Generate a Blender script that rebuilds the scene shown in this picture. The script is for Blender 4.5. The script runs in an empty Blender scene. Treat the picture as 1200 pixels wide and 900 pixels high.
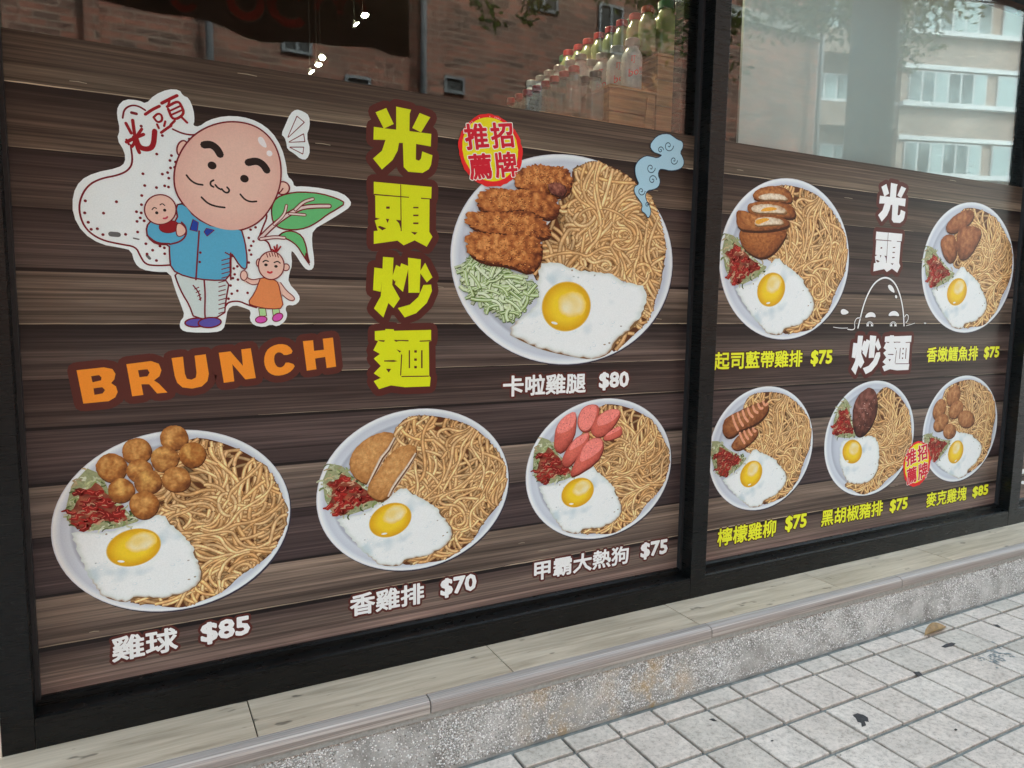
import bpy, bmesh, math, random
import numpy as np
from mathutils import Vector, Matrix, noise
from mathutils.geometry import tessellate_polygon
random.seed(7)
sc = bpy.context.scene
COL = sc.collection
# ------------------------------------------------------------------ camera
YAW, PITCH, ROLL, FPX = 0.488318711, -0.112044430, 0.0150841779, 850.018   # focal length in pixels of a 1200 px wide frame
S = 1.2
CAMH = 1.517
F_ = Vector((math.sin(YAW)*math.cos(PITCH), math.cos(YAW)*math.cos(PITCH), math.sin(PITCH)))
R0 = Vector((math.cos(YAW), -math.sin(YAW), 0)); U0 = R0.cross(F_)
R_ = R0*math.cos(ROLL) + U0*math.sin(ROLL); U_ = U0*math.cos(ROLL) - R0*math.sin(ROLL)
CAM = Vector((0, -2.4, CAMH))
cd = bpy.data.cameras.new('camera'); cam = bpy.data.objects.new('camera', cd); COL.objects.link(cam)
m4 = Matrix((R_, U_, -F_)).transposed().to_4x4(); m4.translation = CAM
cam.matrix_world = m4
cd.sensor_width = 36; cd.lens = FPX/1200*36; cd.clip_end = 400; cd.clip_start = 0.02
sc.camera = cam
# ------------------------------------------------------------------ world, sun, exposure
SUN_EL, SUN_AZ = 50, 25          # hazy sun behind the shop's own building
w = bpy.data.worlds.new('World'); sc.world = w; w.use_nodes = True
nt = w.node_tree; bgn = nt.nodes['Background']
sky = nt.nodes.new('ShaderNodeTexSky'); sky.sky_type = 'NISHITA'; sky.sun_disc = False
sky.sun_elevation = math.radians(SUN_EL); sky.sun_rotation = math.radians(SUN_AZ)
sky.dust_density = 3.0; sky.ozone_density = 0.6
hs = nt.nodes.new('ShaderNodeHueSaturation'); hs.inputs['Saturation'].default_value = .5   # thin white cloud takes the blue out of the sky
nt.links.new(sky.outputs[0], hs.inputs['Color']); nt.links.new(hs.outputs[0], bgn.inputs[0]); bgn.inputs[1].default_value = 0.15
sl = bpy.data.lights.new('sun', 'SUN'); sl.energy = 1.4; sl.angle = math.radians(12); sl.color = (1, .99, .97)
so = bpy.data.objects.new('sun', sl); COL.objects.link(so)
sd = Vector((math.sin(math.radians(SUN_AZ))*math.cos(math.radians(SUN_EL)), math.cos(math.radians(SUN_AZ))*math.cos(math.radians(SUN_EL)), math.sin(math.radians(SUN_EL))))
so.rotation_euler = sd.to_track_quat('Z', 'Y').to_euler(); so.location = (0, 0, 30)
sc.view_settings.view_transform = 'Standard'; sc.view_settings.look = 'None'
sc.view_settings.use_white_balance = True; sc.view_settings.white_balance_temperature = 6000; sc.view_settings.white_balance_tint = -4
sc.view_settings.gamma = 1; sc.view_settings.exposure = 3.05

# ------------------------------------------------------------------ geometry of the view
def ray(px, py): return F_ + R_*((px-600)/FPX) - U_*((py-450)/FPX)
def at(px, py, Y=0.0):                       # point of a pixel on a plane parallel to the shop window
    d = ray(px, py); return CAM + d*((Y-CAM.y)/d.y)
def W(px, py): p = at(px, py); return (p.x, p.z)
def mir(px, py, Y):                          # point seen in the window pane by reflection, on the plane y = Y < 0
    p = at(px, py, -Y); return Vector((p.x, Y, p.z))
def on_floor(px, py, z=0.0):
    d = ray(px, py); return CAM + d*((z-CAM.z)/d.z)
def ZM(ox, oy, s): return lambda pts: [(ox+x/s, oy+y/s) for x, y in pts]

# ------------------------------------------------------------------ object helpers
def lin(v): v /= 255.0; return v/12.92 if v <= .04045 else ((v+.055)/1.055)**2.4
def c(r, g, b, k=1.0): return (min(.88, lin(r)*k), min(.88, lin(g)*k), min(.88, lin(b)*k))
def tag(o, label=None, cat=None, group=None, kind=None):
    if label: o['label'] = label
    if cat: o['category'] = cat
    if group: o['group'] = group
    if kind: o['kind'] = kind
    return o
def empty(name, loc, label=None, cat=None, group=None):
    o = bpy.data.objects.new(name, None); o.location = loc; o.empty_display_size = .1; COL.objects.link(o)
    return tag(o, label, cat, group)
def link(name, me, parent=None, loc=(0, 0, 0)):
    o = bpy.data.objects.new(name, me); COL.objects.link(o); o.location = loc
    if parent is not None: o.parent = parent
    return o
def wpos(o):
    p = Vector(o.location)
    while o.parent is not None: o = o.parent; p += Vector(o.location)
    return p
def copy_tree(o, parent=None):
    n = o.copy(); COL.objects.link(n); n.parent = parent
    for ch in list(o.children): copy_tree(ch, n)
    return n
class MB:                                    # a small mesh builder, world coordinates
    def __init__(s): s.v = []; s.f = []; s.sm = []
    def add(s, vs, fs, smooth=False):
        b = len(s.v); s.v += [tuple(v) for v in vs]
        for f in fs: s.f.append(tuple(b+i for i in f)); s.sm.append(smooth)
        return s
    def box(s, x0, x1, y0, y1, z0, z1, bev=0.0):
        if bev:
            bm = bmesh.new(); bmesh.ops.create_cube(bm, size=1)
            for v in bm.verts: v.co = Vector(((x0+x1)/2+v.co.x*(x1-x0), (y0+y1)/2+v.co.y*(y1-y0), (z0+z1)/2+v.co.z*(z1-z0)))
            bmesh.ops.bevel(bm, geom=bm.edges[:], offset=bev, segments=2, profile=.5, affect='EDGES')
            bm.verts.index_update()
            s.add([v.co[:] for v in bm.verts], [[v.index for v in f.verts] for f in bm.faces]); bm.free(); return s
        vs = [(x, y, z) for z in (z0, z1) for y in (y0, y1) for x in (x0, x1)]
        return s.add(vs, [(0, 2, 3, 1), (4, 5, 7, 6), (0, 1, 5, 4), (2, 6, 7, 3), (0, 4, 6, 2), (1, 3, 7, 5)])
    def lathe(s, cx, cy, prof, n=20, smooth=True):
        vs = []; fs = []
        for r, z in prof:
            for i in range(n):
                a = 2*math.pi*i/n; vs.append((cx+r*math.cos(a), cy+r*math.sin(a), z))
        for k in range(len(prof)-1):
            for i in range(n):
                j = (i+1) % n; fs.append((k*n+i, k*n+j, (k+1)*n+j, (k+1)*n+i))
        return s.add(vs, fs, smooth)
    def tube(s, pts, r, n=8, r1=None):
        r1 = r if r1 is None else r1; P = [Vector(p) for p in pts]; vs = []; fs = []
        for k, p in enumerate(P):
            t = (P[min(k+1, len(P)-1)]-P[max(k-1, 0)]).normalized()
            a = t.orthogonal().normalized() if abs(t.z) > .95 else t.cross(Vector((0, 0, 1))).normalized()
            b = t.cross(a); rr = r+(r1-r)*k/max(1, len(P)-1)
            for i in range(n):
                an = 2*math.pi*i/n; vs.append(tuple(p+a*rr*math.cos(an)+b*rr*math.sin(an)))
        for k in range(len(P)-1):
            for i in range(n):
                j = (i+1) % n; fs.append((k*n+i, k*n+j, (k+1)*n+j, (k+1)*n+i))
        fs += [tuple(range(n))[::-1], tuple(range((len(P)-1)*n, len(P)*n))]
        return s.add(vs, fs, True)
    def build(s, name, mat, parent=None, origin=None):
        base = wpos(parent) if parent is not None else Vector((0, 0, 0))
        if origin is None: org = Vector((0, 0, 0)) if parent is not None else Vector((0, 0, 0))
        else: org = Vector(origin) - base
        me = bpy.data.meshes.new(name)
        me.from_pydata([tuple(Vector(v)-base-org) for v in s.v], [], s.f)
        for p, q in zip(me.polygons, s.sm): p.use_smooth = q
        me.materials.append(mat); me.update()
        return link(name, me, parent, org)

# ------------------------------------------------------------------ materials
def mat(name, rough=.6, spec=.5, metal=0):
    m = bpy.data.materials.new(name); m.use_nodes = True; b = m.node_tree.nodes['Principled BSDF']
    b.inputs['Roughness'].default_value = rough; b.inputs['Specular IOR Level'].default_value = spec; b.inputs['Metallic'].default_value = metal
    return m, m.node_tree, b
def node(nt, t, **k):
    n = nt.nodes.new(t)
    for a, v in k.items(): setattr(n, a, v)
    return n
def mathn(nt, op, a, b=None, clamp=False):
    n = nt.nodes.new('ShaderNodeMath'); n.operation = op; n.use_clamp = clamp
    for i, v in enumerate((a, b)):
        if v is None: continue
        if isinstance(v, (int, float)): n.inputs[i].default_value = v
        else: nt.links.new(v, n.inputs[i])
    return n.outputs[0]
def coords(nt, scale, kind='Object', rnd=0):
    tc = node(nt, 'ShaderNodeTexCoord'); mp = node(nt, 'ShaderNodeMapping'); mp.inputs['Scale'].default_value = scale
    nt.links.new(tc.outputs[kind], mp.inputs['Vector'])
    if rnd:
        oi = node(nt, 'ShaderNodeObjectInfo'); mm = mathn(nt, 'MULTIPLY', oi.outputs['Random'], rnd)
        cb = node(nt, 'ShaderNodeCombineXYZ')
        for i in range(3): nt.links.new(mm, cb.inputs[i])
        nt.links.new(cb.outputs[0], mp.inputs['Location'])
    return mp.outputs[0]
def noi(nt, vec, scale, detail=4, rough=.55, dist=0):
    n = node(nt, 'ShaderNodeTexNoise'); n.inputs['Scale'].default_value = scale; n.inputs['Detail'].default_value = detail
    n.inputs['Roughness'].default_value = rough; n.inputs['Distortion'].default_value = dist
    nt.links.new(vec, n.inputs['Vector']); return n.outputs['Fac']
def ramp(nt, fac, stops):
    r = node(nt, 'ShaderNodeValToRGB'); e = r.color_ramp.elements
    while len(e) > 1: e.remove(e[-1])
    e[0].position = stops[0][0]; e[0].color = (*stops[0][1], 1)
    for p, q in stops[1:]:
        x = e.new(p); x.color = (*q, 1)
    nt.links.new(fac, r.inputs[0]); return r.outputs[0]
def mix(nt, fac, a, b, blend='MIX'):
    n = node(nt, 'ShaderNodeMix', data_type='RGBA', blend_type=blend)
    for i, v in ((0, fac), (6, a), (7, b)):
        if isinstance(v, (int, float)): n.inputs[i].default_value = v
        elif isinstance(v, tuple): n.inputs[i].default_value = (*v, 1)
        else: nt.links.new(v, n.inputs[i])
    return n.outputs[2]
def bump(nt, b, h, strength=.3, dist=.01):
    n = node(nt, 'ShaderNodeBump'); n.inputs['Strength'].default_value = strength; n.inputs['Distance'].default_value = dist
    nt.links.new(h, n.inputs['Height']); nt.links.new(n.outputs[0], b.inputs['Normal'])
def g3(v): return (v, v, v)
def simple(name, col, rough=.6, nscale=30, amt=.25, bmp=.1, spec=.5, metal=0, rnd=0):
    m, t, b = mat(name, rough, spec, metal)
    n = noi(t, coords(t, (1, 1, 1)), nscale)
    k = ramp(t, n, [(.3, g3(1-amt)), (.7, g3(1+amt))])
    cc = mix(t, 1.0, (*col,), k, 'MULTIPLY')
    if rnd:
        oi = node(t, 'ShaderNodeObjectInfo'); rr = ramp(t, oi.outputs['Random'], [(0, g3(1-rnd)), (1, g3(1+rnd))])
        cc = mix(t, 1.0, cc, rr, 'MULTIPLY')
    t.links.new(cc, b.inputs['Base Color'])
    if bmp: bump(t, b, n, bmp)
    return m
M = {}
def build_materials():
    # printed film ink: colour from the print itself
    m, t, b = mat('print_ink', .34, .24)
    a = node(t, 'ShaderNodeAttribute', attribute_name='ink')
    n = noi(t, coords(t, (1, 1, 1)), 260, 2)
    t.links.new(mix(t, 1.0, a.outputs['Color'], ramp(t, n, [(.25, (.87, .95, .95)), (.75, (.98, 1.05, 1.05))]), 'MULTIPLY'), b.inputs['Base Color'])
    M['ink'] = m
    m, t, b = mat('print_food', .34, .24)
    a = node(t, 'ShaderNodeAttribute', attribute_name='ink')
    n = noi(t, coords(t, (1, 1, 1)), 150, 4, .7)
    t.links.new(mix(t, 1.0, a.outputs['Color'], ramp(t, n, [(.3, (.74, .78, .76)), (.5, (.97, 1.01, 1.0)), (.7, (1.18, 1.22, 1.2))]), 'MULTIPLY'), b.inputs['Base Color'])
    M['food'] = m
    m, t, b = mat('printed_board', .33, .24)
    a = node(t, 'ShaderNodeAttribute', attribute_name='ink')
    n1 = noi(t, coords(t, (1.3, 1, 55), rnd=9), 1.0, 6, .62, .5)
    n2 = noi(t, coords(t, (.5, 1, 150), rnd=5), 1.0, 4, .6, .25)
    n3 = noi(t, coords(t, (5, 1, 420), rnd=3), 1.0, 3, .6)
    s1 = ramp(t, n1, [(.25, (.34, .34, .35)), (.43, (.8, .81, .81)), (.58, (1.12, 1.14, 1.13)), (.76, (1.8, 1.8, 1.74))])
    s2 = ramp(t, n2, [(.3, g3(.5)), (.5, g3(1.0)), (.72, g3(1.65))])
    s3 = ramp(t, n3, [(.3, g3(.86)), (.7, g3(1.14))])
    x = mix(t, 1.0, a.outputs['Color'], s1, 'MULTIPLY'); x = mix(t, 1.0, x, s2, 'MULTIPLY'); x = mix(t, 1.0, x, s3, 'MULTIPLY')
    t.links.new(x, b.inputs['Base Color']); M['board'] = m
    # black anodised frame
    m, t, b = mat('black_aluminium', .3, .28)
    n = noi(t, coords(t, (1, 1, 1)), 8, 6, .7)
    t.links.new(ramp(t, n, [(.3, (.002, .0026, .0027)), (.7, (.0055, .0068, .007))]), b.inputs['Base Color'])
    n2 = noi(t, coords(t, (3, 3, 60)), 6, 3)
    t.links.new(ramp(t, n2, [(.3, g3(.22)), (.7, g3(.4))]), b.inputs['Roughness']); d1 = noi(t, coords(t, (1, 1, 1)), 90, 6, .8); d2 = noi(t, coords(t, (1, 1, 1)), 3, 3); dd = mathn(t, 'MULTIPLY', mathn(t, 'SUBTRACT', d1, .56, True), mathn(t, 'MULTIPLY', mathn(t, 'SUBTRACT', d2, .42, True), 2.2))
    lk = b.inputs['Base Color'].links[0].from_socket; t.links.new(mix(t, dd, lk, (.25, .25, .24)), b.inputs['Base Color']); M['black'] = m
    M['gasket'] = simple('black_rubber', (.012, .012, .013), .55, 60, .3)
    # clear pane: thin-walled, reflecting more at grazing angles
    m = bpy.data.materials.new('window_glass'); m.use_nodes = True; t = m.node_tree
    t.nodes.remove(t.nodes['Principled BSDF']); out = t.nodes['Material Output']
    g = node(t, 'ShaderNodeNewGeometry'); dp = node(t, 'ShaderNodeVectorMath', operation='DOT_PRODUCT')
    t.links.new(g.outputs['Incoming'], dp.inputs[0]); t.links.new(g.outputs['Normal'], dp.inputs[1])
    co = mathn(t, 'ABSOLUTE', dp.outputs['Value']); om = mathn(t, 'SUBTRACT', 1.0, co)
    fr = mathn(t, 'ADD', mathn(t, 'MULTIPLY', mathn(t, 'POWER', om, 5.0), .96), .043)
    tr = node(t, 'ShaderNodeBsdfTransparent'); tr.inputs[0].default_value = (.93, .96, .945, 1)
    gl = node(t, 'ShaderNodeBsdfGlossy'); gl.inputs['Roughness'].default_value = .017
    gl.inputs['Color'].default_value = (1, 1, 1, 1)
    mx = node(t, 'ShaderNodeMixShader'); t.links.new(fr, mx.inputs[0]); t.links.new(tr.outputs[0], mx.inputs[1]); t.links.new(gl.outputs[0], mx.inputs[2])
    t.links.new(mx.outputs[0], out.inputs[0]); M['glass'] = m
    # wood-look ledge tiles
    m, t, b = mat('ledge_tile', .42, .5)
    n1 = noi(t, coords(t, (1.2, 14, 14), rnd=7), 1.6, 6, .62, .8); n2 = noi(t, coords(t, (2.5, 60, 60), rnd=3), 2.0, 4, .6, .3)
    n3 = noi(t, coords(t, (9, 22, 22), rnd=11), 1.3, 2, .5)
    x = ramp(t, n1, [(.28, c(148, 138, 118)), (.5, c(180, 169, 148)), (.72, c(197, 187, 166))])
    x = mix(t, 1.0, x, ramp(t, n2, [(.3, g3(.86)), (.7, g3(1.1))]), 'MULTIPLY')
    x = mix(t, 1.0, x, ramp(t, n3, [(.26, g3(.4)), (.33, g3(1.0))]), 'MULTIPLY')
    t.links.new(x, b.inputs['Base Color']); bump(t, b, n2, .12, .002); M['ledge'] = m
    m, t, b = mat('nosing_tile', .42, .4)
    n1 = noi(t, coords(t, (.35, 60, 60), rnd=5), 1.5, 4, .6, .2)
    x = ramp(t, n1, [(.32, c(108, 104, 100)), (.42, c(160, 156, 150)), (.5, c(136, 131, 125)), (.58, c(170, 166, 158)), (.7, c(188, 185, 178))])
    t.links.new(x, b.inputs['Base Color']); M['nosing'] = m
    M['mortar'] = simple('pale_mortar', c(150, 154, 149), .8, 60, .15, .3)
    # pebble-dash riser
    m, t, b = mat('riser_cement', .85, .3)
    n = noi(t, coords(t, (1, 1, 1)), 9, 6, .65); n2 = noi(t, coords(t, (1, 1, 1)), 160, 3)
    st = noi(t, coords(t, (2.0, 1, .35)), 3.1, 3, .6)
    tc = node(t, 'ShaderNodeTexCoord'); sp = node(t, 'ShaderNodeSeparateXYZ'); t.links.new(tc.outputs['Object'], sp.inputs[0])
    x = ramp(t, n, [(.3, c(116, 116, 110)), (.5, c(160, 162, 157)), (.7, c(190, 192, 188))])
    def stain(xs, wd):
        d = mathn(t, 'ABSOLUTE', mathn(t, 'SUBTRACT', sp.outputs[0], xs)); return mathn(t, 'SUBTRACT', 1.0, mathn(t, 'DIVIDE', d, wd), True)
    s_ = mathn(t, 'MAXIMUM', stain(1.70, .30), stain(1.27, .16)); s_ = mathn(t, 'MULTIPLY', s_, mathn(t, 'MULTIPLY', mathn(t, 'SUBTRACT', n, .46, True), 5.0, True))
    x = mix(t, s_, x, c(150, 122, 52)); t.links.new(x, b.inputs['Base Color']); bump(t, b, n2, .6, .004); M['cement'] = m
    m, t, b = mat('white_pebble', .45, .5)
    g = node(t, 'ShaderNodeNewGeometry')
    x = ramp(t, g.outputs['Random Per Island'], [(0, c(96, 96, 88)), (.2, c(160, 162, 156)), (.6, c(202, 203, 198)), (1, c(232, 234, 231))])
    tc = node(t, 'ShaderNodeTexCoord'); sp = node(t, 'ShaderNodeSeparateXYZ'); t.links.new(tc.outputs['Object'], sp.inputs[0])
    n = noi(t, coords(t, (1, 1, 1)), 9, 6, .65)
    s_ = mathn(t, 'MAXIMUM', stain(1.70, .30), stain(1.27, .16)); s_ = mathn(t, 'MULTIPLY', s_, mathn(t, 'MULTIPLY', mathn(t, 'SUBTRACT', n, .46, True), 5.0, True))
    x = mix(t, mathn(t, 'MULTIPLY', s_, .8), x, c(178, 140, 56)); t.links.new(x, b.inputs['Base Color']); M['pebble'] = m
    # paving tiles
    m, t, b = mat('paving_tile', .55, .45)
    n1 = noi(t, coords(t, (1, 1, 1), rnd=30), 55, 5, .7); n2 = noi(t, coords(t, (1, 1, 1), rnd=17), 9, 3); n3 = noi(t, coords(t, (1, 1.6, 1), rnd=23), 120, 3, .6)
    x = ramp(t, n1, [(.25, c(146, 139, 129)), (.5, c(196, 189, 178)), (.75, c(214, 206, 195))])
    x = mix(t, 1.0, x, ramp(t, n2, [(.3, g3(.84)), (.7, g3(1.06))]), 'MULTIPLY')
    x = mix(t, 1.0, x, ramp(t, n3, [(.30, g3(.42)), (.38, g3(1.0))]), 'MULTIPLY')
    oi = node(t, 'ShaderNodeObjectInfo')
    x = mix(t, 1.0, x, ramp(t, oi.outputs['Random'], [(0, (.84, .85, .83)), (.35, (.96, .95, .94)), (.6, (1, .975, .96)), (1, (1.05, 1.05, 1.05))]), 'MULTIPLY')
    t.links.new(x, b.inputs['Base Color']); bump(t, b, n1, .35, .003); M['tile'] = m
    M['grout'] = simple('dark_grout', c(108, 112, 108), .85, 22, .4, .4)
    M['asphalt'] = simple('asphalt', (.05, .05, .052), .85, 60, .3, .3)
    M['paint'] = simple('road_paint', (.7, .7, .68), .6, 30, .12)
    M['concrete'] = simple('concrete', c(140, 138, 132), .8, 6, .2, .2)
    # buildings
    def brick(name, a, b2, mo, sx, rough=.8, rot=True):
        m, t, b = mat(name, rough, .3)
        tc = node(t, 'ShaderNodeTexCoord'); sp = node(t, 'ShaderNodeSeparateXYZ'); t.links.new(tc.outputs['Object'], sp.inputs[0])
        cb = node(t, 'ShaderNodeCombineXYZ')
        t.links.new(mathn(t, 'ADD', sp.outputs[0], sp.outputs[1]), cb.inputs[0]); t.links.new(sp.outputs[2], cb.inputs[1])
        br = node(t, 'ShaderNodeTexBrick'); t.links.new(cb.outputs[0], br.inputs['Vector'])
        br.inputs['Color1'].default_value = (*a, 1); br.inputs['Color2'].default_value = (*b2, 1); br.inputs['Mortar'].default_value = (*mo, 1)
        br.inputs['Scale'].default_value = 1; br.inputs['Mortar Size'].default_value = .008*sx; br.inputs['Brick Width'].default_value = .23*sx; br.inputs['Row Height'].default_value = .075*sx
        n = noi(t, coords(t, (1, 1, 1)), .8, 5, .7)
        n2 = noi(t, coords(t, (1, 1, 3)), 4, 2, .7)
        x = mix(t, 1.0, br.outputs[0], ramp(t, n, [(.3, g3(.7)), (.7, g3(1.25))]), 'MULTIPLY')
        x = mix(t, 1.0, x, ramp(t, n2, [(.3, g3(.75)), (.7, g3(1.25))]), 'MULTIPLY')
        t.links.new(x, b.inputs['Base Color']); return m
    M['brick'] = brick('red_brown_brick', c(150, 96, 78), c(96, 74, 64), c(140, 120, 104), 1.7)
    M['pinkbrick'] = brick('pink_brick', c(158, 136, 122), c(146, 128, 116), c(158, 152, 142), 1.0)
    M['trim'] = simple('white_trim', (.62, .64, .64), .5, 5, .06)
    M['cream'] = simple('pale_render', c(200, 192, 176), .8, 2, .12)
    m, t, b = mat('far_window_pane', .08, .5); n = noi(t, coords(t, (1, 1, 1), rnd=20), .7, 2)
    t.links.new(ramp(t, n, [(.4, (.03, .05, .05)), (.6, (.2, .26, .26))]), b.inputs['Base Color']); M['pane'] = m
    M['curtain'] = simple('window_blind', c(160, 178, 178), .6, 3, .08)
    M['pipe'] = simple('grey_pipe', c(122, 122, 124), .45, 8, .1)
    M['dark'] = simple('dark_recess', c(40, 38, 36), .7, 8, .2)
    # trees
    m, t, b = mat('leaf', .5, .4); g = node(t, 'ShaderNodeNewGeometry')
    x = ramp(t, g.outputs['Random Per Island'], [(0, (.07, .13, .02)), (.5, (.15, .23, .03)), (1, (.3, .34, .05))])
    t.links.new(x, b.inputs['Base Color']); b.inputs['Transmission Weight'].default_value = 0
    tl = node(t, 'ShaderNodeBsdfTranslucent'); t.links.new(x, tl.inputs[0]); ms = node(t, 'ShaderNodeMixShader'); ms.inputs[0].default_value = .45
    t.links.new(b.outputs[0], ms.inputs[1]); t.links.new(tl.outputs[0], ms.inputs[2]); t.links.new(ms.outputs[0], t.nodes['Material Output'].inputs[0]); M['leaf'] = m
    M['bark'] = simple('bark', c(92, 86, 76), .9, 20, .3, .6)
    # interior
    m, t, b = mat('crate_wood', .55, .4)
    n1 = noi(t, coords(t, (3, 3, 60), rnd=5), 1.2, 5, .6, .6)
    t.links.new(ramp(t, n1, [(.3, c(112, 80, 50)), (.6, c(156, 118, 76)), (.8, c(172, 136, 92))]), b.inputs['Base Color']); M['crate'] = m
    M['room'] = simple('room_wall', c(86, 66, 52), .8, 3, .2)
    M['roomdark'] = simple('room_floor', c(60, 50, 42), .6, 3, .2)
    M['panel'] = simple('white_board', c(166, 176, 176), .6, 2, .03, 0)
    def glassy(name, col, alpha, rough=.08):
        m, t, b = mat(name, rough, .6); b.inputs['Base Color'].default_value = (*col, 1); b.inputs['Alpha'].default_value = alpha
        n = noi(t, coords(t, (1, 1, 1)), 30, 2); t.links.new(ramp(t, n, [(.3, g3(rough*.7)), (.7, g3(rough*1.4))]), b.inputs['Roughness']); return m
    M['clear'] = glassy('clear_bottle', c(150, 146, 138), .45)
    M['milk'] = glassy('white_bottle', c(168, 168, 170), 1, .25)
    M['green'] = glassy('green_bottle', c(124, 130, 90), 1, .2)
    M['redcap'] = simple('red_cap', c(140, 40, 42), .3, 30, .1, 0)
    M['greencap'] = simple('green_cap', c(30, 84, 52), .3, 30, .1, 0)
    M['blackcap'] = simple('black_cap', c(36, 32, 32), .3, 30, .1, 0)
    M['whitecap'] = simple('white_cap', c(140, 138, 136), .3, 30, .1, 0)
    M['redink'] = simple('red_lettering', c(206, 40, 56), .4, 30, .05, 0)
    m, t, b = mat('lamp_glow', .5); b.inputs['Emission Color'].default_value = (1, .86, .6, 1); b.inputs['Emission Strength'].default_value = 9; M['glow'] = m
    M['banner'] = simple('dark_banner', c(128, 98, 94), .7, 4, .25)
    M['bannerred'] = simple('banner_red', c(205, 60, 62), .7, 8, .2, 0)
    M['bannerpale'] = simple('banner_pale', c(150, 130, 126), .7, 8, .2, 0)
    M['dryleaf'] = simple('dry_leaf', c(132, 106, 62), .6, 40, .3, .3)
    M['gum'] = simple('dark_gum', c(48, 48, 50), .6, 50, .3, .3)
    M['stainm'] = simple('grey_stain', c(120, 128, 128), .7, 50, .3, .1)
build_materials()

# ------------------------------------------------------------------ the printer: flat ink laid down in thin layers on the window plane
STEP = 2e-6
class Ink:
    def __init__(s, base, step=STEP): s.v = []; s.f = []; s.c = []; s.y = -base; s.step = step
    def up(s, k=1): s.y -= s.step*k
    def raw(s, pts, faces, cols):
        b = len(s.v); s.v += [(p[0], s.y, p[1]) for p in pts]
        s.c += list(cols) if isinstance(cols, list) else [cols]*len(pts)
        s.f += [tuple(b+i for i in f) for f in faces]
    def poly(s, pts, col, holes=()):
        loops = [pts]+list(holes); flat = [p for l in loops for p in l]
        tris = tessellate_polygon([[Vector((p[0], p[1], 0)) for p in l] for l in loops])
        s.raw(flat, [tuple(t) for t in tris], col); s.up()
    def disc(s, cx, cz, rx, rz=None, col=(0, 0, 0), n=20, rot=0):
        rz = rx if rz is None else rz; ca, sa = math.cos(rot), math.sin(rot)
        s.poly([(cx+rx*math.cos(a)*ca-rz*math.sin(a)*sa, cz+rx*math.cos(a)*sa+rz*math.sin(a)*ca) for a in [2*math.pi*i/n for i in range(n)]], col)
    def strip(s, pts, wd, col, caps=True, taper=False):           # a line of ink; wd number or list
        n = len(pts); ws = wd if isinstance(wd, list) else [wd]*n
        if taper: ws = [w_*(.25+.75*math.sin(math.pi*(i+.6)/(n+.2))) for i, w_ in enumerate(ws)]
        L = []; 
        for i in range(n):
            a = pts[max(i-1, 0)]; b = pts[min(i+1, n-1)]; dx, dz = b[0]-a[0], b[1]-a[1]; l = math.hypot(dx, dz) or 1
            L.append((-dz/l*ws[i]/2, dx/l*ws[i]/2))
        vs = [(p[0]+o[0], p[1]+o[1]) for p, o in zip(pts, L)]+[(p[0]-o[0], p[1]-o[1]) for p, o in zip(pts, L)]
        cols = col if isinstance(col, list) else [col]*n
        s.raw(vs, [(i, i+1, n+i+1, n+i) for i in range(n-1)], cols+cols); s.up()
        if caps:
            for k in (0, n-1): s.disc(pts[k][0], pts[k][1], ws[k]/2, None, cols[k], 8)
    def stroke(s, segs, wd, col, mod=90):                          # outline of a glyph: a rounded bar on every contour edge
        y0 = s.y; k = 0; seen = set()
        for a, b in segs:
            dx, dz = b[0]-a[0], b[1]-a[1]; l = math.hypot(dx, dz)
            if l < 1e-7: continue
            ox, oz = -dz/l*wd/2, dx/l*wd/2; s.y = y0-s.step*.6*(k % mod); k += 1
            s.raw([(a[0]+ox, a[1]+oz), (b[0]+ox, b[1]+oz), (b[0]-ox, b[1]-oz), (a[0]-ox, a[1]-oz)], [(0, 1, 2, 3)], col)
            key = (round(b[0], 5), round(b[1], 5))
            if key not in seen:
                seen.add(key); s.y = y0-s.step*.6*(k % mod); k += 1
                s.raw([(b[0]+wd/2*math.cos(t_), b[1]+wd/2*math.sin(t_)) for t_ in [2*math.pi*i/10 for i in range(10)]], [tuple(range(10))], col)
        s.y = y0-s.step*mod
    def blob(s, outline, f, rings=9, M_=40, jag=0.0, seed=0, center=None):   # star-shaped patch, colour from f(x, z, r, angle)
        pts = resample(outline, M_); cx = sum(p[0] for p in pts)/M_; cz = sum(p[1] for p in pts)/M_
        if center: cx, cz = center
        rnd = random.Random(seed); size = max(math.hypot(p[0]-cx, p[1]-cz) for p in pts)
        jj = [1+jag*(rnd.random()-.5)*2 for _ in pts]
        vs = [(cx, cz)]; cols = [f(cx, cz, 0, 0)]
        for k in range(1, rings+1):
            r = k/rings
            for i, p in enumerate(pts):
                q = r*(1+(jj[i]-1)*r*r); x, z = cx+(p[0]-cx)*q, cz+(p[1]-cz)*q
                vs.append((x, z)); cols.append(f(x, z, r, math.atan2(p[1]-cz, p[0]-cx)))
        fs = [(0, 1+i, 1+(i+1) % M_) for i in range(M_)]
        for k in range(rings-1):
            for i in range(M_):
                j = (i+1) % M_; fs.append((1+k*M_+i, 1+(k+1)*M_+i, 1+(k+1)*M_+j, 1+k*M_+j))
        s.raw(vs, fs, cols); s.up()
    def build(s, name, parent, material='ink', xf=None):
        base = wpos(parent); me = bpy.data.meshes.new(name)
        V = np.array(s.v, dtype=np.float64); 
        if xf is not None: V = xf(V)
        V = V-np.array(base)
        me.from_pydata(V.tolist(), [], s.f)
        at_ = me.color_attributes.new('ink', 'FLOAT_COLOR', 'POINT'); C = np.ones((len(V), 4), dtype=np.float32); C[:, :3] = np.clip(np.array(s.c), 0, .88)
        at_.data.foreach_set('color', C.ravel()); me.materials.append(M[material]); me.update()
        return link(name, me, parent)
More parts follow.
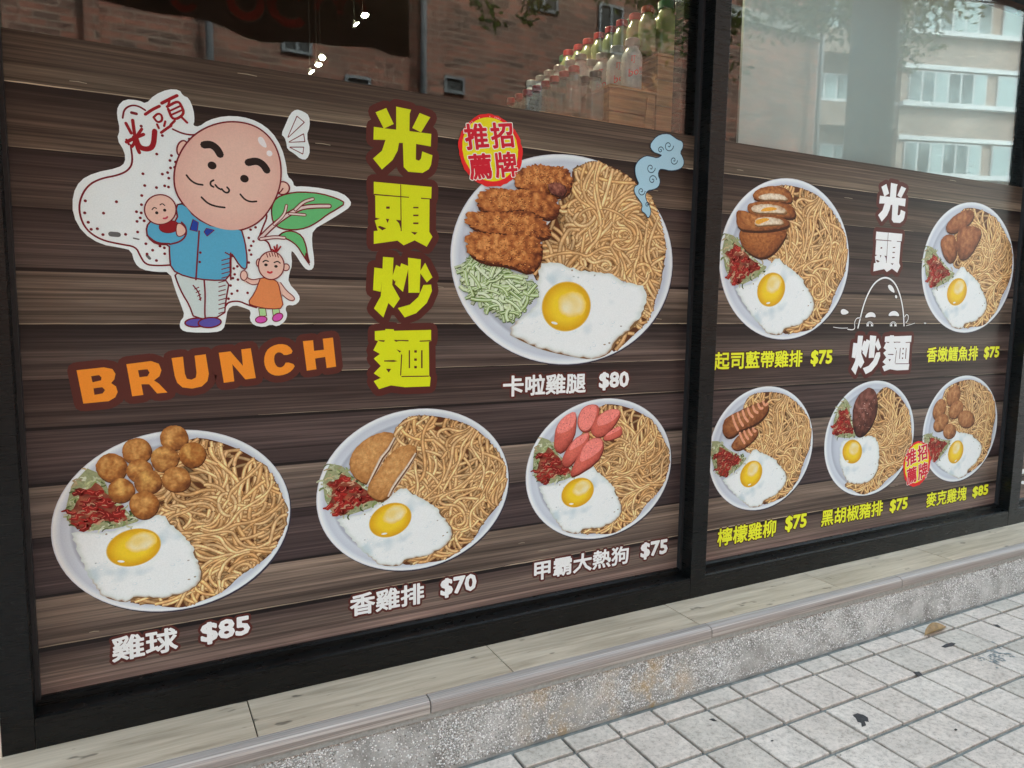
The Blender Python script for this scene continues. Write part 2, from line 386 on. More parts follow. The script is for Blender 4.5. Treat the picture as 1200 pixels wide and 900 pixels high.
def resample(o, n):
    o = list(o)+[o[0]]; d = [0]
    for a, b in zip(o, o[1:]): d.append(d[-1]+math.hypot(b[0]-a[0], b[1]-a[1]))
    out = []; k = 0
    for i in range(n):
        t = d[-1]*i/n
        while d[k+1] < t: k += 1
        f = (t-d[k])/max(1e-12, d[k+1]-d[k]); out.append((o[k][0]+(o[k+1][0]-o[k][0])*f, o[k][1]+(o[k+1][1]-o[k][1])*f))
    return out
def smooth(pts, it=2, closed=True):
    for _ in range(it):
        q = []; n = len(pts)
        rng = range(n) if closed else range(n-1)
        if not closed: q.append(pts[0])
        for i in rng:
            a, b = pts[i], pts[(i+1) % n]; q += [(a[0]*.75+b[0]*.25, a[1]*.75+b[1]*.25), (a[0]*.25+b[0]*.75, a[1]*.25+b[1]*.75)]
        if not closed: q.append(pts[-1])
        pts = q
    return pts
def nz(x, z, s, o=0): return noise.noise(Vector((x*s, z*s, o)))
def lerp(a, b, t): t = max(0, min(1, t)); return tuple(a[i]+(b[i]-a[i])*t for i in range(3))
def mul(a, k): return tuple(x*k for x in a)
def inside(p, poly):
    x, y = p; r = False; j = len(poly)-1
    for i in range(len(poly)):
        xi, yi = poly[i]; xj, yj = poly[j]
        if (yi > y) != (yj > y) and x < (xj-xi)*(y-yi)/(yj-yi)+xi: r = not r
        j = i
    return r

# glyphs from Blender's own font
_fc = bpy.data.curves.new('glyph_source', 'FONT'); _fc.resolution_u = 2
_fo = bpy.data.objects.new('glyph_source', _fc)
_cache = {}
def glyph(text):
    if text in _cache: return _cache[text]
    _fc.body = text; me = bpy.data.meshes.new_from_object(_fo)
    vs = [(v.co.x, v.co.y) for v in me.vertices]; fs = [tuple(p.vertices) for p in me.polygons]
    cnt = {}
    for f in fs:
        for i in range(len(f)):
            e = (f[i], f[(i+1) % len(f)]); k = tuple(sorted(e)); cnt.setdefault(k, []).append(e)
    if fs: seg = [v[0] for v in cnt.values() if len(v) == 1]
    else: seg = []
    bpy.data.meshes.remove(me); _cache[text] = (vs, fs, seg); return _cache[text]
def put_text(ink, text, box, fill, bold, outline=None, ow=0, rot=0, fit=True):
    """box = X0, X1, Z0, Z1 on the window plane"""
    vs, fs, seg = glyph(text); xs = [v[0] for v in vs]; ys = [v[1] for v in vs]
    x0, x1, y0, y1 = min(xs), max(xs), min(ys), max(ys); X0, X1, Z0, Z1 = box
    h = bold/2; X0 += h; X1 -= h; Z0 += h; Z1 -= h
    P = [(X0+(x-x0)/(x1-x0)*(X1-X0), Z0+(y-y0)/(y1-y0)*(Z1-Z0)) for x, y in vs]
    if rot:
        cx, cz = (X0+X1)/2, (Z0+Z1)/2; ca, sa = math.cos(rot), math.sin(rot)
        P = [(cx+(x-cx)*ca-(z-cz)*sa, cz+(x-cx)*sa+(z-cz)*ca) for x, z in P]
    sg = [(P[a], P[b]) for a, b in seg]
    if outline is not None: ink.stroke(sg, bold+2*ow, outline); ink.up(4)
    ink.stroke(sg, bold, fill); ink.up(2); ink.raw(P, fs, fill); ink.up(3)
def text_px(ink, text, pl, pr, fill, bold, outline, ow):
    a = W(pl[0], (pl[1]+pl[2])/2); b = W(pr[0], (pr[1]+pr[2])/2)
    zt = (W(pl[0], pl[1])[1]+W(pr[0], pr[1])[1])/2; zb = (W(pl[0], pl[2])[1]+W(pr[0], pr[2])[1])/2
    put_text(ink, text, (a[0], b[0], zb, zt), fill, bold, outline, ow)
#PART2
# ------------------------------------------------------------------ the setting
PZ = [.240, .0]                       # ledge top, pavement
def structure(o): return tag(o, kind='structure')
b = MB(); b.box(-14, 24, -4.6, 0.3, -.3, -.012); pave = structure(b.build('pavement', M['grout']))
b = MB(); b.box(-14, 24, -4.78, -4.6, -.3, .0, .01); structure(b.build('kerb', M['concrete']))
b = MB(); b.box(-80, 120, -11.5, -4.78, -.5, -.13); road = structure(b.build('road', M['asphalt']))
b = MB()
for k in range(-12, 20): b.box(k*5.0, k*5.0+2.2, -8.2, -8.08, -.13, -.126)
structure(b.build('lane_marking', M['paint']))
b = MB(); b.box(-80, 120, -120, -11.5, -.3, .0); structure(b.build('far_pavement', M['concrete']))
b = MB(); b.box(-300, 300, -300, 200, -.9, -.6); structure(b.build('ground', M['asphalt']))
# paving tiles: rows run along the shop; the first row is cut short by the step
rng = random.Random(3)
rowlines = [-.372, -.467, -.668, -.868, -1.066, -1.266, -1.466, -1.666]
PITCH = .1965; X00 = 1.294-PITCH*4
def tile_mesh(dx, dy):
    bm = bmesh.new(); bmesh.ops.create_cube(bm, size=1)
    for v in bm.verts: v.co = Vector((v.co.x*dx, v.co.y*dy, (v.co.z-.5)*.02))
    top = [e for e in bm.edges if all(v.co.z > -.001 for v in e.verts)]
    bmesh.ops.bevel(bm, geom=top, offset=.0025, segments=1, affect='EDGES')
    me = bpy.data.meshes.new('tile'); bm.to_mesh(me); bm.free(); me.materials.append(M['tile']); return me
meshes = {}
far = MB()
for r in range(len(rowlines)-1):
    ya, yb = rowlines[r], rowlines[r+1]; dy = ya-yb-(.014 if r < 1 else .017)
    key = round(dy, 3); meshes.setdefault(key, [tile_mesh(PITCH-.0125-.0008*i, dy) for i in range(2)])
    for i in range(-2, 26):
        x = X00+PITCH*(i+.5)+rng.uniform(-.001, .001); y = (ya+yb)/2
        d = Vector((x, y, 0))-CAM; k = d.dot(F_)
        px = 600+FPX*d.dot(R_)/k if k > .2 else -999; py = 450-FPX*d.dot(U_)/k if k > .2 else 9999
        if -60 < px < 1290 and py < 975:
            o = link('tile', rng.choice(meshes[key]), pave, (x, y, rng.uniform(-.0012, .0012))); o.rotation_euler = (rng.uniform(-.003, .003), rng.uniform(-.003, .003), rng.uniform(-.003, .003))
for r in range(22):
    for i in range(-50, 110):
        x = X00+PITCH*(i+.5); y = -.568-.1995*r
        if r >= 6 or i < -2 or i > 25: far.box(x-PITCH/2+.006, x+PITCH/2-.006, y-.091, y+.091, -.011, -.0002)
o = far.build('tile', M['tile'], pave); o['kind'] = 'stuff'

# step under the window: ledge tiles, rounded nosing tiles, mortar, pebble-dash riser
step = empty('step', (0, -.2, 0)); step['kind'] = 'structure'
joints = [-3.1, -1.75, on_floor(296, 842, .24).x-.0, None, None]
xj = on_floor(296, 842, .24).x; xk = on_floor(806, 724, .24).x; L_ = (xk-xj)/2 if (xk-xj) > 1.4 else xk-xj
x = xj-3*L_; me_l = []
i = 0
while x < 8.5:
    bb_ = MB(); bb_.box(x+.0018, x+L_-.0018, -.2925, -.02, .14, .240+(i % 2)*.0006, .0012); bb_.build('ledge_tile', M['ledge'], step, (x+L_/2, -.15, .2)); x += L_; i += 1
prof = [(-.2935, .150), (-.2935, .2395), (-.312, .2400), (-.322, .2385), (-.3300, .2345), (-.3350, .228), (-.3370, .220), (-.3370, .196), (-.330, .195), (-.330, .150)]
xn = on_floor(499, 813, .24).x-2*1.2; i = 0
while xn < 8.5:
    x0, x1 = xn+.002, xn+1.2-.002; n = len(prof); bb_ = MB()
    vs = [(x0, y, z) for y, z in prof]+[(x1, y, z) for y, z in prof]
    bb_.add(vs, [(k, (k+1) % n, n+(k+1) % n, n+k) for k in range(n)]+[tuple(range(n))[::-1], tuple(range(n, 2*n))])
    bb_.build('nosing_tile', M['nosing'], step, (xn+.6, -.31, .2)); xn += 1.2
bb_ = MB(); bb_.box(-6, 9, -.3335, -.1, .176, .195); bb_.build('mortar_bed', M['mortar'], step)
bb_ = MB(); bb_.box(-6, 9, -.325, -.02, .1955, .2345); bb_.build('joint_filler', M['dark'], step)
bb_ = MB(); N = 300
vs = []
for k in range(N+1):
    X = -6+15*k/N
    for z, y in ((-.01, -.352), (.03, -.349), (.09, -.341), (.176, -.329)): vs.append((X, y+.002*nz(X, z, 7), z))
bb_.add(vs, [(4*k+j, 4*k+4+j, 4*k+5+j, 4*k+1+j) for k in range(N) for j in range(3)], True)
bb_.build('riser', M['cement'], step)
# pebbles pressed in the riser
t_ = (1+5**.5)/2
ico = np.array([(-1, t_, 0), (1, t_, 0), (-1, -t_, 0), (1, -t_, 0), (0, -1, t_), (0, 1, t_), (0, -1, -t_), (0, 1, -t_), (t_, 0, -1), (t_, 0, 1), (-t_, 0, -1), (-t_, 0, 1)])/math.hypot(1, t_)
icf = [(0, 11, 5), (0, 5, 1), (0, 1, 7), (0, 7, 10), (0, 10, 11), (1, 5, 9), (5, 11, 4), (11, 10, 2), (10, 7, 6), (7, 1, 8), (3, 9, 4), (3, 4, 2), (3, 2, 6), (3, 6, 8), (3, 8, 9), (4, 9, 5), (2, 4, 11), (6, 2, 10), (8, 6, 7), (9, 8, 1)]
nr = np.random.default_rng(5); V = []; Fa = []; cnt = 0
for k in range(44000):
    X = .25+nr.random()**1.15*5.2; z = nr.random()*.176
    dens = .9+.5*nz(X, z, 6, 3)+(.25 if z > .05 else -.15)
    if nr.random() > dens: continue
    smooth_patch = nz(X, z, 2.2, 9) > .28
    if smooth_patch and nr.random() > .35: continue
    r = .0015+.0018*nr.random()**1.7; sx, sy, sz = r*(.8+.7*nr.random()), r*.9, r*(.8+.6*nr.random())
    y = -.352+.130*z*1.0+.0008-r*.25
    V.append(ico*np.array([sx, sy, sz])+np.array([X, y, z])); Fa += [(a+cnt, b_+cnt, c_+cnt) for a, b_, c_ in icf]; cnt += 12
me = bpy.data.meshes.new('pebbles'); me.from_pydata((np.concatenate(V)-np.array([0, -.2, 0])).tolist(), [], Fa); me.materials.append(M['pebble']); me.shade_smooth()
o = link('pebble', me, step); o['kind'] = 'stuff'

# ------------------------------------------------------------------ the black shop window
FB = CAMH+S*-.972; FT = CAMH+S*.582
win = empty('shop_window', (2.2, 0, .24), 'long black aluminium shop window with printed film over its lower panes', 'window')
def part(mb, name, m, lab=None, parent=None):
    o = mb.build(name, M[m], parent or win)
    if lab: o['label'] = lab
    return o
FY = -.08
def xf(px, py, Y=FY): return at(px, py, Y).x
mull = [(xf(1, 860), xf(39.5, 838)), (xf(819.5, 450), xf(837, 450)), (xf(1182.5, 598), xf(1193.5, 600))]
mull.append((mull[2][0]+2.45, mull[2][1]+2.45))
RZ = at(825, 675, FY).z
for i, (a, b_) in enumerate(mull):
    m_ = MB(); m_.box(a, b_, FY, .03, .2402, 3.3, .0012); part(m_, 'mullion', 'black')
    m_ = MB(); m_.box(a-.012 if i else a, b_+.012, -.02, .008, .2402, 3.3); part(m_, 'glazing_bead', 'gasket')
for i in range(3):
    a, b_ = mull[i][1]+.0008, mull[i+1][0]-.0008
    m_ = MB(); m_.box(a, b_, FY+.001, .03, .2402, RZ-.012, .001); part(m_, 'bottom_rail', 'black')
    m_ = MB(); z = RZ-.012
    pr = [(FY+.003, z), (FY+.003, z+.010), (FY+.012, z+.014), (-.022, z+.016), (-.022, z+.0345), (-.010, z+.040), (.02, z+.040), (.02, z)]
    n = len(pr); vs = [(a, y, zz) for y, zz in pr]+[(b_, y, zz) for y, zz in pr]
    m_.add(vs, [(k, (k+1) % n, n+(k+1) % n, n+k) for k in range(n)]+[tuple(range(n))[::-1], tuple(range(n, 2*n))]); part(m_, 'glazing_bead', 'black')
    m_ = MB(); m_.box(a, b_, FY+.001, .03, 3.2, 3.3); part(m_, 'top_rail', 'black')
    m_ = MB(); m_.box(a-.01, b_+.01, .0004, .0084, RZ-.02, 3.25); part(m_, 'glass_pane', 'glass', None)
    # slim post standing just inside the glass
    xi = b_-.068; m_ = MB(); m_.box(xi, b_+.05, .03, .085, .3, 3.2, .002); part(m_, 'inner_post', 'black')
m_ = MB(); m_.box(-12, mull[0][0]-.001, FY, .3, .24, 3.3)
shop = empty('shop_building', (0, .4, 0), 'brown brick building that holds the black framed shop window', 'building')
m_.build('wall', M['cream'], shop)
m_ = MB(); m_.box(-12, 22, -.1, .3, 3.301, 15.5); m_.build('upper_wall', M['brick'], shop)
m_ = MB(); m_.box(mull[3][1]+.001, 22, -.08, .3, 0, 3.3); m_.build('wall', M['cream'], shop)
m_ = MB(); m_.box(-12, 22, .3, 12, 15.2, 15.5); m_.build('roof', M['concrete'], shop)
for k in range(8):
    for fl in range(3):
        m_ = MB(); x0 = -9+k*3.6; z0 = 4.8+fl*3.4; m_.box(x0, x0+2.0, -.13, -.1005, z0, z0+1.5); fr = m_.build('window', M['trim'], shop)
        m_ = MB(); m_.box(x0+.07, x0+1.93, -.134, -.1305, z0+.07, z0+1.43); m_.build('pane', M['pane'], fr)

# white board behind the second pane
bx0, bx1 = at(865, 166, .05).x, at(1184, 217, .05).x; bz = FT-.01
bd = MB(); bd.box(bx0, bx1, .05, .062, .8, 3.15); o = bd.build('white_board', M['panel']); tag(o, 'tall white board standing close behind the glass of the right window', 'board')

# ------------------------------------------------------------------ the room behind
b = MB(); b.box(-3, 9, .35, 6.2, .18, .24); structure(b.build('room_floor', M['roomdark']))
b = MB(); b.box(-3, 9, 6.2, 6.4, .0, 3.6); structure(b.build('room_wall', M['room']))
b = MB(); b.box(-3.2, -3, .31, 6.4, .0, 3.6); structure(b.build('room_wall', M['room']))
b = MB(); b.box(9, 9.2, .31, 6.4, .0, 3.6); structure(b.build('room_wall', M['room']))
b = MB(); b.box(-3.2, 9.2, .31, 6.4, 3.6, 3.8); structure(b.build('room_ceiling', M['roomdark']))
lamps = [(378, 67, 9, 5, .5), (373.5, 75.5, 9, 3.6, 0), (365.5, 84, 8, 2, -.6), (428, 17.5, 10, 5, 0), (418, 28, 8, 2, -.5)]
for i, (px, py, ww, hh, rr) in enumerate(lamps):
    p = at(px, py, 1.6); k = (p-CAM).dot(F_)/FPX; e = empty('spot_lamp', p, ['uppermost oval ceiling lamp glowing in the left cluster above the cartoon sticker', 'middle flat ceiling lamp glowing in the left cluster', 'lowest slanted slim lamp glowing in the left cluster', 'oval ceiling lamp glowing by itself near the top edge', 'slim slanted lamp glowing just below the upper oval lamp'][i], 'lamp', 'warm lamps glowing inside the shop')
    m_ = MB(); n = 16; a_, b2 = ww*k/2*.72, hh*k/2*.75
    vs = []
    for y in (-.01, .02):
        for j in range(n):
            an = 2*math.pi*j/n; u, v = a_*math.cos(an), b2*math.sin(an); vs.append((p.x+u*math.cos(-rr)-v*math.sin(-rr), p.y+y, p.z+u*math.sin(-rr)+v*math.cos(-rr)))
    m_.add(vs, [tuple(range(n))]+[(j, (j+1) % n, n+(j+1) % n, n+j) for j in range(n)]); m_.build('bulb', M['glow'], e)
    m_ = MB(); m_.lathe(p.x, p.y+.05, [(.006, p.z-.006), (.012, p.z+.004), (.010, p.z+.03), (.003, p.z+.034)], 12); m_.tube([(p.x, p.y+.05, p.z+.03), (p.x, p.y+.05, 3.6)], .0004); m_.build('housing', M['dark'], e)
# added lamps above the bottle stand, out of view, to light the bottles
for j, (X, Y) in enumerate(((1.7, .9), (2.3, 1.5))):
    e = empty('added_bottle_lamp', (X, Y, 3.5), ['small warm lamp added out of view above the near bottles', 'small warm lamp added out of view above the far bottles'][j], 'lamp', 'added lamps out of view over the bottle stand')
    m_ = MB(); m_.lathe(X, Y, [(.001, 3.48), (.04, 3.49), (.045, 3.53), (.001, 3.55)], 12); m_.build('bulb', M['glow'], e)
    m_ = MB(); m_.tube([(X, Y, 3.55), (X, Y, 3.6)], .006); m_.build('cord', M['dark'], e)
    L = bpy.data.lights.new('bottle_fill_light', 'POINT'); L.energy = 6; L.color = (1, .8, .55); L.shadow_soft_size = .04
    lo = bpy.data.objects.new('bottle_fill_light', L); COL.objects.link(lo); lo.parent = e; lo.location = (0, 0, -.1)

# stepped crates with bottles, rows running into the shop
YN = .34
def bottle(kind, px, ytop, ybot, wpx, cap, body, lab):
    """one bottle whose neck-to-foot span fits the picture at depth YN"""
    p = at(px, ybot, YN); q = at(px, ytop, YN); h = q.z-p.z; k = (p-CAM).dot(F_)/FPX; r = wpx*k/2/1.06
    e = empty(kind, (p.x, YN, p.z)); z = p.z
    m_ = MB(); m_.lathe(p.x, YN, [(.001, z), (r*.92, z+.002), (r, z+.01), (r, z+h*.62), (r*.96, z+h*.70), (r*.66, z+h*.79), (r*.58, z+h*.85), (r*.58, z+h*.86)], 20); m_.build('body', M[body], e)
    m_ = MB(); n = 24; cr = r*.70
    m_.lathe(p.x, YN, [(cr*.9, z+h*.855), (cr, z+h*.862), (cr, z+h*.985), (cr*.93, z+h), (.001, z+h)], n, False); m_.build('cap', M[cap], e)
    return e, p, h, r
specs = [('glass_bottle', 697, 84, 144, 22, 'blackcap', 'clear', 'clear glass bottle with black cap', 0),
         ('glass_bottle', 672, 78, 132, 20, 'redcap', 'clear', 'clear glass bottle with red cap on the low crate', 0),
         ('milk_bottle', 739, 46, 107, 26, 'whitecap', 'milk', 'white bottle with red lettering', 0),
         ('milk_bottle', 706, 50, 104, 22, 'whitecap', 'milk', 'plain white bottle', 0),
         ('juice_bottle', 778, 2, 68, 28, 'greencap', 'green', 'yellow green bottle with green cap', 0),
         ('juice_bottle', 757, 8, 64, 22, 'redcap', 'green', 'yellow bottle with red cap', 0)]
ordw = ['nearest the glass', 'second from the glass', 'third from the glass', 'fourth from the glass', 'fifth from the glass', 'sixth from the glass', 'seventh from the glass', 'farthest from the glass']
for (kind, px, yt, yb, wp, cap, body, lab, _) in specs:
    e, p, h, r = bottle(kind, px, yt, yb, wp, cap, body, lab)
    if lab.startswith('white bottle'):
        vs, fs, sg = glyph('bo!!'); m_ = MB(); x0 = min(v[0] for v in vs); x1 = max(v[0] for v in vs)
        def wrap(u, v): a_ = -math.pi/2-.15+(u-.5)*1.5; return (p.x+(r+.0006)*math.cos(a_), YN+(r+.0006)*math.sin(a_), p.z+v)
        m_.add([wrap((v[0]-x0)/(x1-x0), h*(.22+.22*v[1]+.09*(v[0]-x0)/(x1-x0))) for v in vs], fs)
        vs, fs, sg = glyph('叮'); m_.add([wrap(.12+.3*v[0], h*(.50+.17*v[1])) for v in vs], fs)
        lt = m_.build('lettering', M['redink'], e)
    lab0 = lab
    k0 = 2 if lab.startswith('plain') else 0
    for k in range(k0, 8):
        o = e if k == k0 else copy_tree(e)
        o.location = (p.x+random.uniform(-.004, .004), YN+k*(2.35*r), p.z)
        tag(o, '%s, %s' % (lab0, ordw[k]), 'bottle', 'rows of bottles on the stepped crates')
        if k: o.rotation_euler.z = random.uniform(-.3, .3)
def crate(x0, x1, z0, z1, lab, zg):
    e = empty('wooden_crate', ((x0+x1)/2, YN+.5, z0), lab, 'crate', 'stepped wooden crates under the bottles'); n = max(2, int((z1-z0)/.11))
    for side, (ya, yb) in (('front', (YN-.045, YN-.028)), ('back', (YN+1.05, YN+1.067))):
        for k in range(n):
            za = z0+(z1-z0)*k/n; m_ = MB(); m_.box(x0, x1, ya, yb, za+.002, z0+(z1-z0)*(k+1)/n-.002, .0015); m_.build('board', M['crate'], e)
    for xa, xb in ((x0+.0005, x0+.016), (x1-.016, x1-.0005)):
        m_ = MB(); m_.box(xa, xb, YN-.0275, YN+1.05, z0, z1-.013); m_.build('side_board', M['crate'], e)
    m_ = MB(); m_.box(x0-.004, x1+.004, YN-.05, YN+1.07, z1-.012, z1-.0005, .001); m_.build('top_board', M['crate'], e)
    m_ = MB(); dx = x1-x0; m_.add([(x0+.01, YN-.047, z0+.02), (x0+.05, YN-.047, z0+.02), (x1-.01, YN-.047, z1-.03), (x1-.05, YN-.047, z1-.03), (x0+.01, YN-.055, z0+.02), (x0+.05, YN-.055, z0+.02), (x1-.01, YN-.055, z1-.03), (x1-.05, YN-.055, z1-.03)], [(4, 5, 6, 7), (0, 4, 7, 3), (1, 2, 6, 5), (0, 1, 5, 4), (3, 7, 6, 2)]); m_.build('brace', M['crate'], e)
c1 = at(697, 144, YN); c2 = at(739, 107, YN); c3 = at(778, 68, YN)
xa = at(655, 140, YN).x; xb = at(733, 112, YN-.045).x; xc = at(770, 80, YN-.045).x; xd = at(803, 80, YN-.045).x
crate(xa-.12, at(712, 140, YN-.05).x, .25, c1.z, 'lowest wooden crate carrying the clear bottles', 0)
crate(at(712, 140, YN-.05).x+.01, xc-.004, .25, c2.z, 'middle wooden crate carrying the white bottles', 0)
crate(xc+.004, xd+.03, .25, c3.z, 'highest wooden crate carrying the green bottles', 0)

# ------------------------------------------------------------------ across the street (seen in the panes by reflection)
YL = -13.0
oldb = empty('brick_building', (2, YL-4, 0), 'dark red brick building across the street with small windows', 'building')
xL1 = mir(957, 100, YL).x
m_ = MB(); m_.box(-16, xL1, YL-9, YL, 0, 17); m_.build('wall', M['brick'], oldb)
m_ = MB(); m_.box(-16, xL1, YL, YL+.12, 9.2, 9.5); m_.build('band', M['concrete'], oldb)
for a_, b_ in ((494, 515), (100, 118)):
    x0, x1 = mir(a_, 60, YL).x, mir(b_, 60, YL).x; m_ = MB(); m_.box(x0, x1, YL, YL+.25, 0, 16.5); m_.build('pilaster', M['brick'], oldb)
for px in (243.5, 490.5, 953):
    x0 = mir(px, 50, YL).x; m_ = MB(); m_.tube([(x0, YL+.32, 0), (x0, YL+.32, 16)], .07); m_.build('drain_pipe', M['pipe'], oldb)
def owin(px0, py0, px1, py1, lab=None, bars=0, slat=False):
    a_ = mir(px0, py0, YL); b_ = mir(px1, py1, YL); x0, x1 = min(a_.x, b_.x), max(a_.x, b_.x); z0, z1 = min(a_.z, b_.z), max(a_.z, b_.z)
    m_ = MB(); t = .06
    m_.box(x0, x1, YL, YL+.06, z0, z0+t); m_.box(x0, x1, YL, YL+.06, z1-t, z1); m_.box(x0, x0+t, YL, YL+.06, z0+t, z1-t); m_.box(x1-t, x1, YL, YL+.06, z0+t, z1-t)
    if bars: m_.box((x0+x1)/2-.03, (x0+x1)/2+.03, YL, YL+.06, z0+t, z1-t)
    fr = m_.build('window', M['pipe'], oldb)
    m_ = MB(); m_.box(x0+.02, x1-.02, YL, YL+.02, z0+.02, z1-.02); m_.build('pane', M['dark'] if not slat else M['dark'], fr)
    if slat:
        for k in range(7):
            z = z0+(z1-z0)*(k+.7)/7.6; m_ = MB(); m_.box(x0+.05, x1-.05, YL+.02, YL+.05, z-.03, z+.03); m_.build('slat', M['pipe'], fr)
owin(619, 10, 654, -30, bars=1); owin(520, 108, 544, 92); owin(616, 132, 634, 97, slat=True); owin(404, 112, 434, 92); owin(700, 60, 730, 10, bars=1); owin(330, 60, 365, 20, bars=1)
for k in range(7):
    m_ = MB(); x0 = -14+k*4.2; m_.box(x0, x0+1.8, YL, YL+.07, 11, 12.6); fr = m_.build('window', M['trim'], oldb); m_ = MB(); m_.box(x0+.1, x0+1.7, YL+.07, YL+.09, 11.1, 12.5); m_.build('pane', M['pane'], fr)

# pink brick flats, set at an angle
dR = Vector((math.sin(math.radians(108.6)), -math.cos(math.radians(108.6)), 0)); nR = Vector((-dR.y, dR.x, 0)); nR = nR if nR.y > 0 else -nR
PR = Vector((33.8, -17.0, 0))
def fac(px, py):                                  # facade coordinates (along, height) of a reflected pixel
    d = ray(px, py); d = Vector((d.x, -d.y, d.z)); o = Vector((0, 2.4, CAMH)); t = (PR-o).dot(nR)/d.dot(nR); p = o+d*t
    return (p-PR).dot(dR), p.z
flats = empty('apartment_building', PR, 'pale pink brick flats with white banded windows', 'building')
def fbox(name, m, s0, s1, z0, z1, d0, d1, parent=None):
    m_ = MB(); s0, s1 = min(s0, s1), max(s0, s1); z0, z1 = min(z0, z1), max(z0, z1)
    vs = [tuple(PR+dR*s_+nR*d_+Vector((0, 0, z))) for z in (z0, z1) for d_ in (d0, d1) for s_ in (s0, s1)]
    m_.add(vs, [(0, 2, 3, 1), (4, 5, 7, 6), (0, 1, 5, 4), (2, 6, 7, 3), (0, 4, 6, 2), (1, 3, 7, 5)]); return m_.build(name, M[m], parent or flats)
sA = fac(957, 100)[0]; sB = fac(1056, 100)[0]
fbox('wall', 'pinkbrick', sA-.5, sB, 0, 24, -9, -.9); fbox('wall', 'pinkbrick', sB, 40, 0, 24, -9, 0)
zb = fac(1128, 81.5)[1]; zs = fac(1128, 40)[1]; zs2 = fac(1128, 124)[1]; zw3 = fac(1128, 178)[1]; per = (zs-zs2)
def fwin(px0, px1, s_off, zlo, zhi, d, panes, kinds):
    s0, s1 = (px0, px1)
    fr = fbox('window', 'trim', s0, s1, zlo, zhi, d, d+.06)
    n = panes; wd = (s1-s0)/n
    for k in range(n): fbox('pane', 'curtain' if kinds[k % len(kinds)] == 'c' else 'pane', s0+wd*k+.05, s0+wd*(k+1)-.05, zlo+.06, zhi-.06, d+.06, d+.075, fr)
s1060, s1080, s1107, s1160 = fac(1060, 60)[0], fac(1084, 60)[0], fac(1140, 60)[0], fac(1166, 60)[0]
hh = per*.60
for fl in range(-3, 4):
    z0 = zs+fl*per
    if z0 < 1: continue
    fbox('band', 'trim', sB, 40, z0-.18, z0, 0, .22)
    if fl in (-1, 0, 1): fbox('band', 'trim', sB, 40, z0-per*.5-.09, z0-per*.5+.09, 0, .12)
    fwin(s1060+.3, s1160-.3, 0, z0+.02, z0+hh*.75, 0, 6, 'ppcppc' if fl else 'pcpccp')
    fwin(fac(1172, 60)[0], fac(1200, 60)[0]+1.5, 0, z0+.02, z0+hh*.75, 0, 3, 'cpc')
    for q in range(3): fwin(fac(1200, 60)[0]+3+q*5, fac(1200, 60)[0]+6.4+q*5, 0, z0+.02, z0+hh*.75, 0, 3, 'pcp')
    # recessed balconies at the left
    fbox('balcony', 'trim', sA, sB, z0-.12, z0, -.9, -.1); fbox('balcony_wall', 'pinkbrick', sA, sB, z0-1.1, z0-.13, -.2, -.1)
    fwin(sA+.3, sB-1.9, 0, z0+.1, z0+hh*.7, -.88, 3, 'pcp')
m_ = MB(); p_ = PR+dR*(sA-.1)+nR*.1; m_.tube([(p_.x, p_.y, 0), (p_.x, p_.y, 23)], .12); m_.build('drain_pipe', M['trim'], flats)

# round concrete column at the kerb
cpt = mir(1022, 100, -2.6)
pl = MB(); kk = (Vector((cpt.x, 2.6, cpt.z))-CAM).dot(F_)/FPX
pl.lathe(cpt.x, -2.6, [(27*kk, -.01), (27*kk, .3), (26*kk, .32), (26*kk, 6.2), (26.5*kk, 6.4)], 28); M['column'] = simple('grey_column', c(118, 128, 126), .8, 5, .15, .2)
o = pl.build('column', M['column']); tag(o, 'thick round grey column standing by the kerb', 'column')

# hanging banner seen in the left pane
YB = -1.35
bn = empty('awning', mir(300, 0, YB), 'dark fabric awning with red letters on its hanging edge, over the left of the window', 'awning')
low = [(-420, -95), (-150, -47), (112, 0), (180, 12), (243, 23), (300, 47), (350, 50), (400, 51), (440, 57), (465, 63), (480, 68)]
low = smooth([(x, y) for x, y in low], 2, False); vs = []; n = len(low)
ztop = mir(300, -85, YB).z
for i, (x, y) in enumerate(low):
    p = mir(x, y, YB); yy = YB+.02*math.sin(i*.8)
    vs += [(p.x, yy, p.z), (p.x, yy, ztop), (p.x, yy-.01, ztop), (p.x, yy-.01, p.z)]
m_ = MB(); m_.add(vs, [(4*i+j, 4*i+4+j, 4*i+4+(j+1) % 4, 4*i+(j+1) % 4) for i in range(n-1) for j in range(4)]+[(0, 1, 2, 3), tuple(4*n-4+j for j in (3, 2, 1, 0))], True); m_.build('cloth', M['banner'], bn)
def ring(px, py, rx, rz, m, w_, a0=0, a1=360, dy=.012):
    m_ = MB(); p = mir(px, py, YB); k = (Vector((p.x, -YB, p.z))-CAM).dot(F_)/FPX; vs = []; n = 28
    for i in range(n+1):
        a_ = math.radians(a0+(a1-a0)*i/n)
        for q in (1+w_/2, 1-w_/2): vs.append((p.x+rx*k*q*math.cos(a_), YB+.021+dy, p.z+rz*k*q*math.sin(a_)))
    m_.add(vs, [(2*i, 2*i+1, 2*i+3, 2*i+2) for i in range(n)]); return m_.build('letter', M[m], bn)
for (px, py, rx, rz, a0, a1) in ((215, -3, 13, 14, 60, 330), (287, 2, 17, 18, 0, 360), (338, 10, 20, 18, 40, 320), (384, 16, 14, 20, 0, 180), (412, 16, 14, 20, 0, 180)):
    ring(px, py, rx, rz, 'bannerpale', .75, a0, a1, .002); ring(px, py, rx, rz, 'bannerred', .5, a0, a1, .005)
qa, qb = mir(-420, 0, YB).x, mir(480, 0, YB).x; nn = 24; vs = []
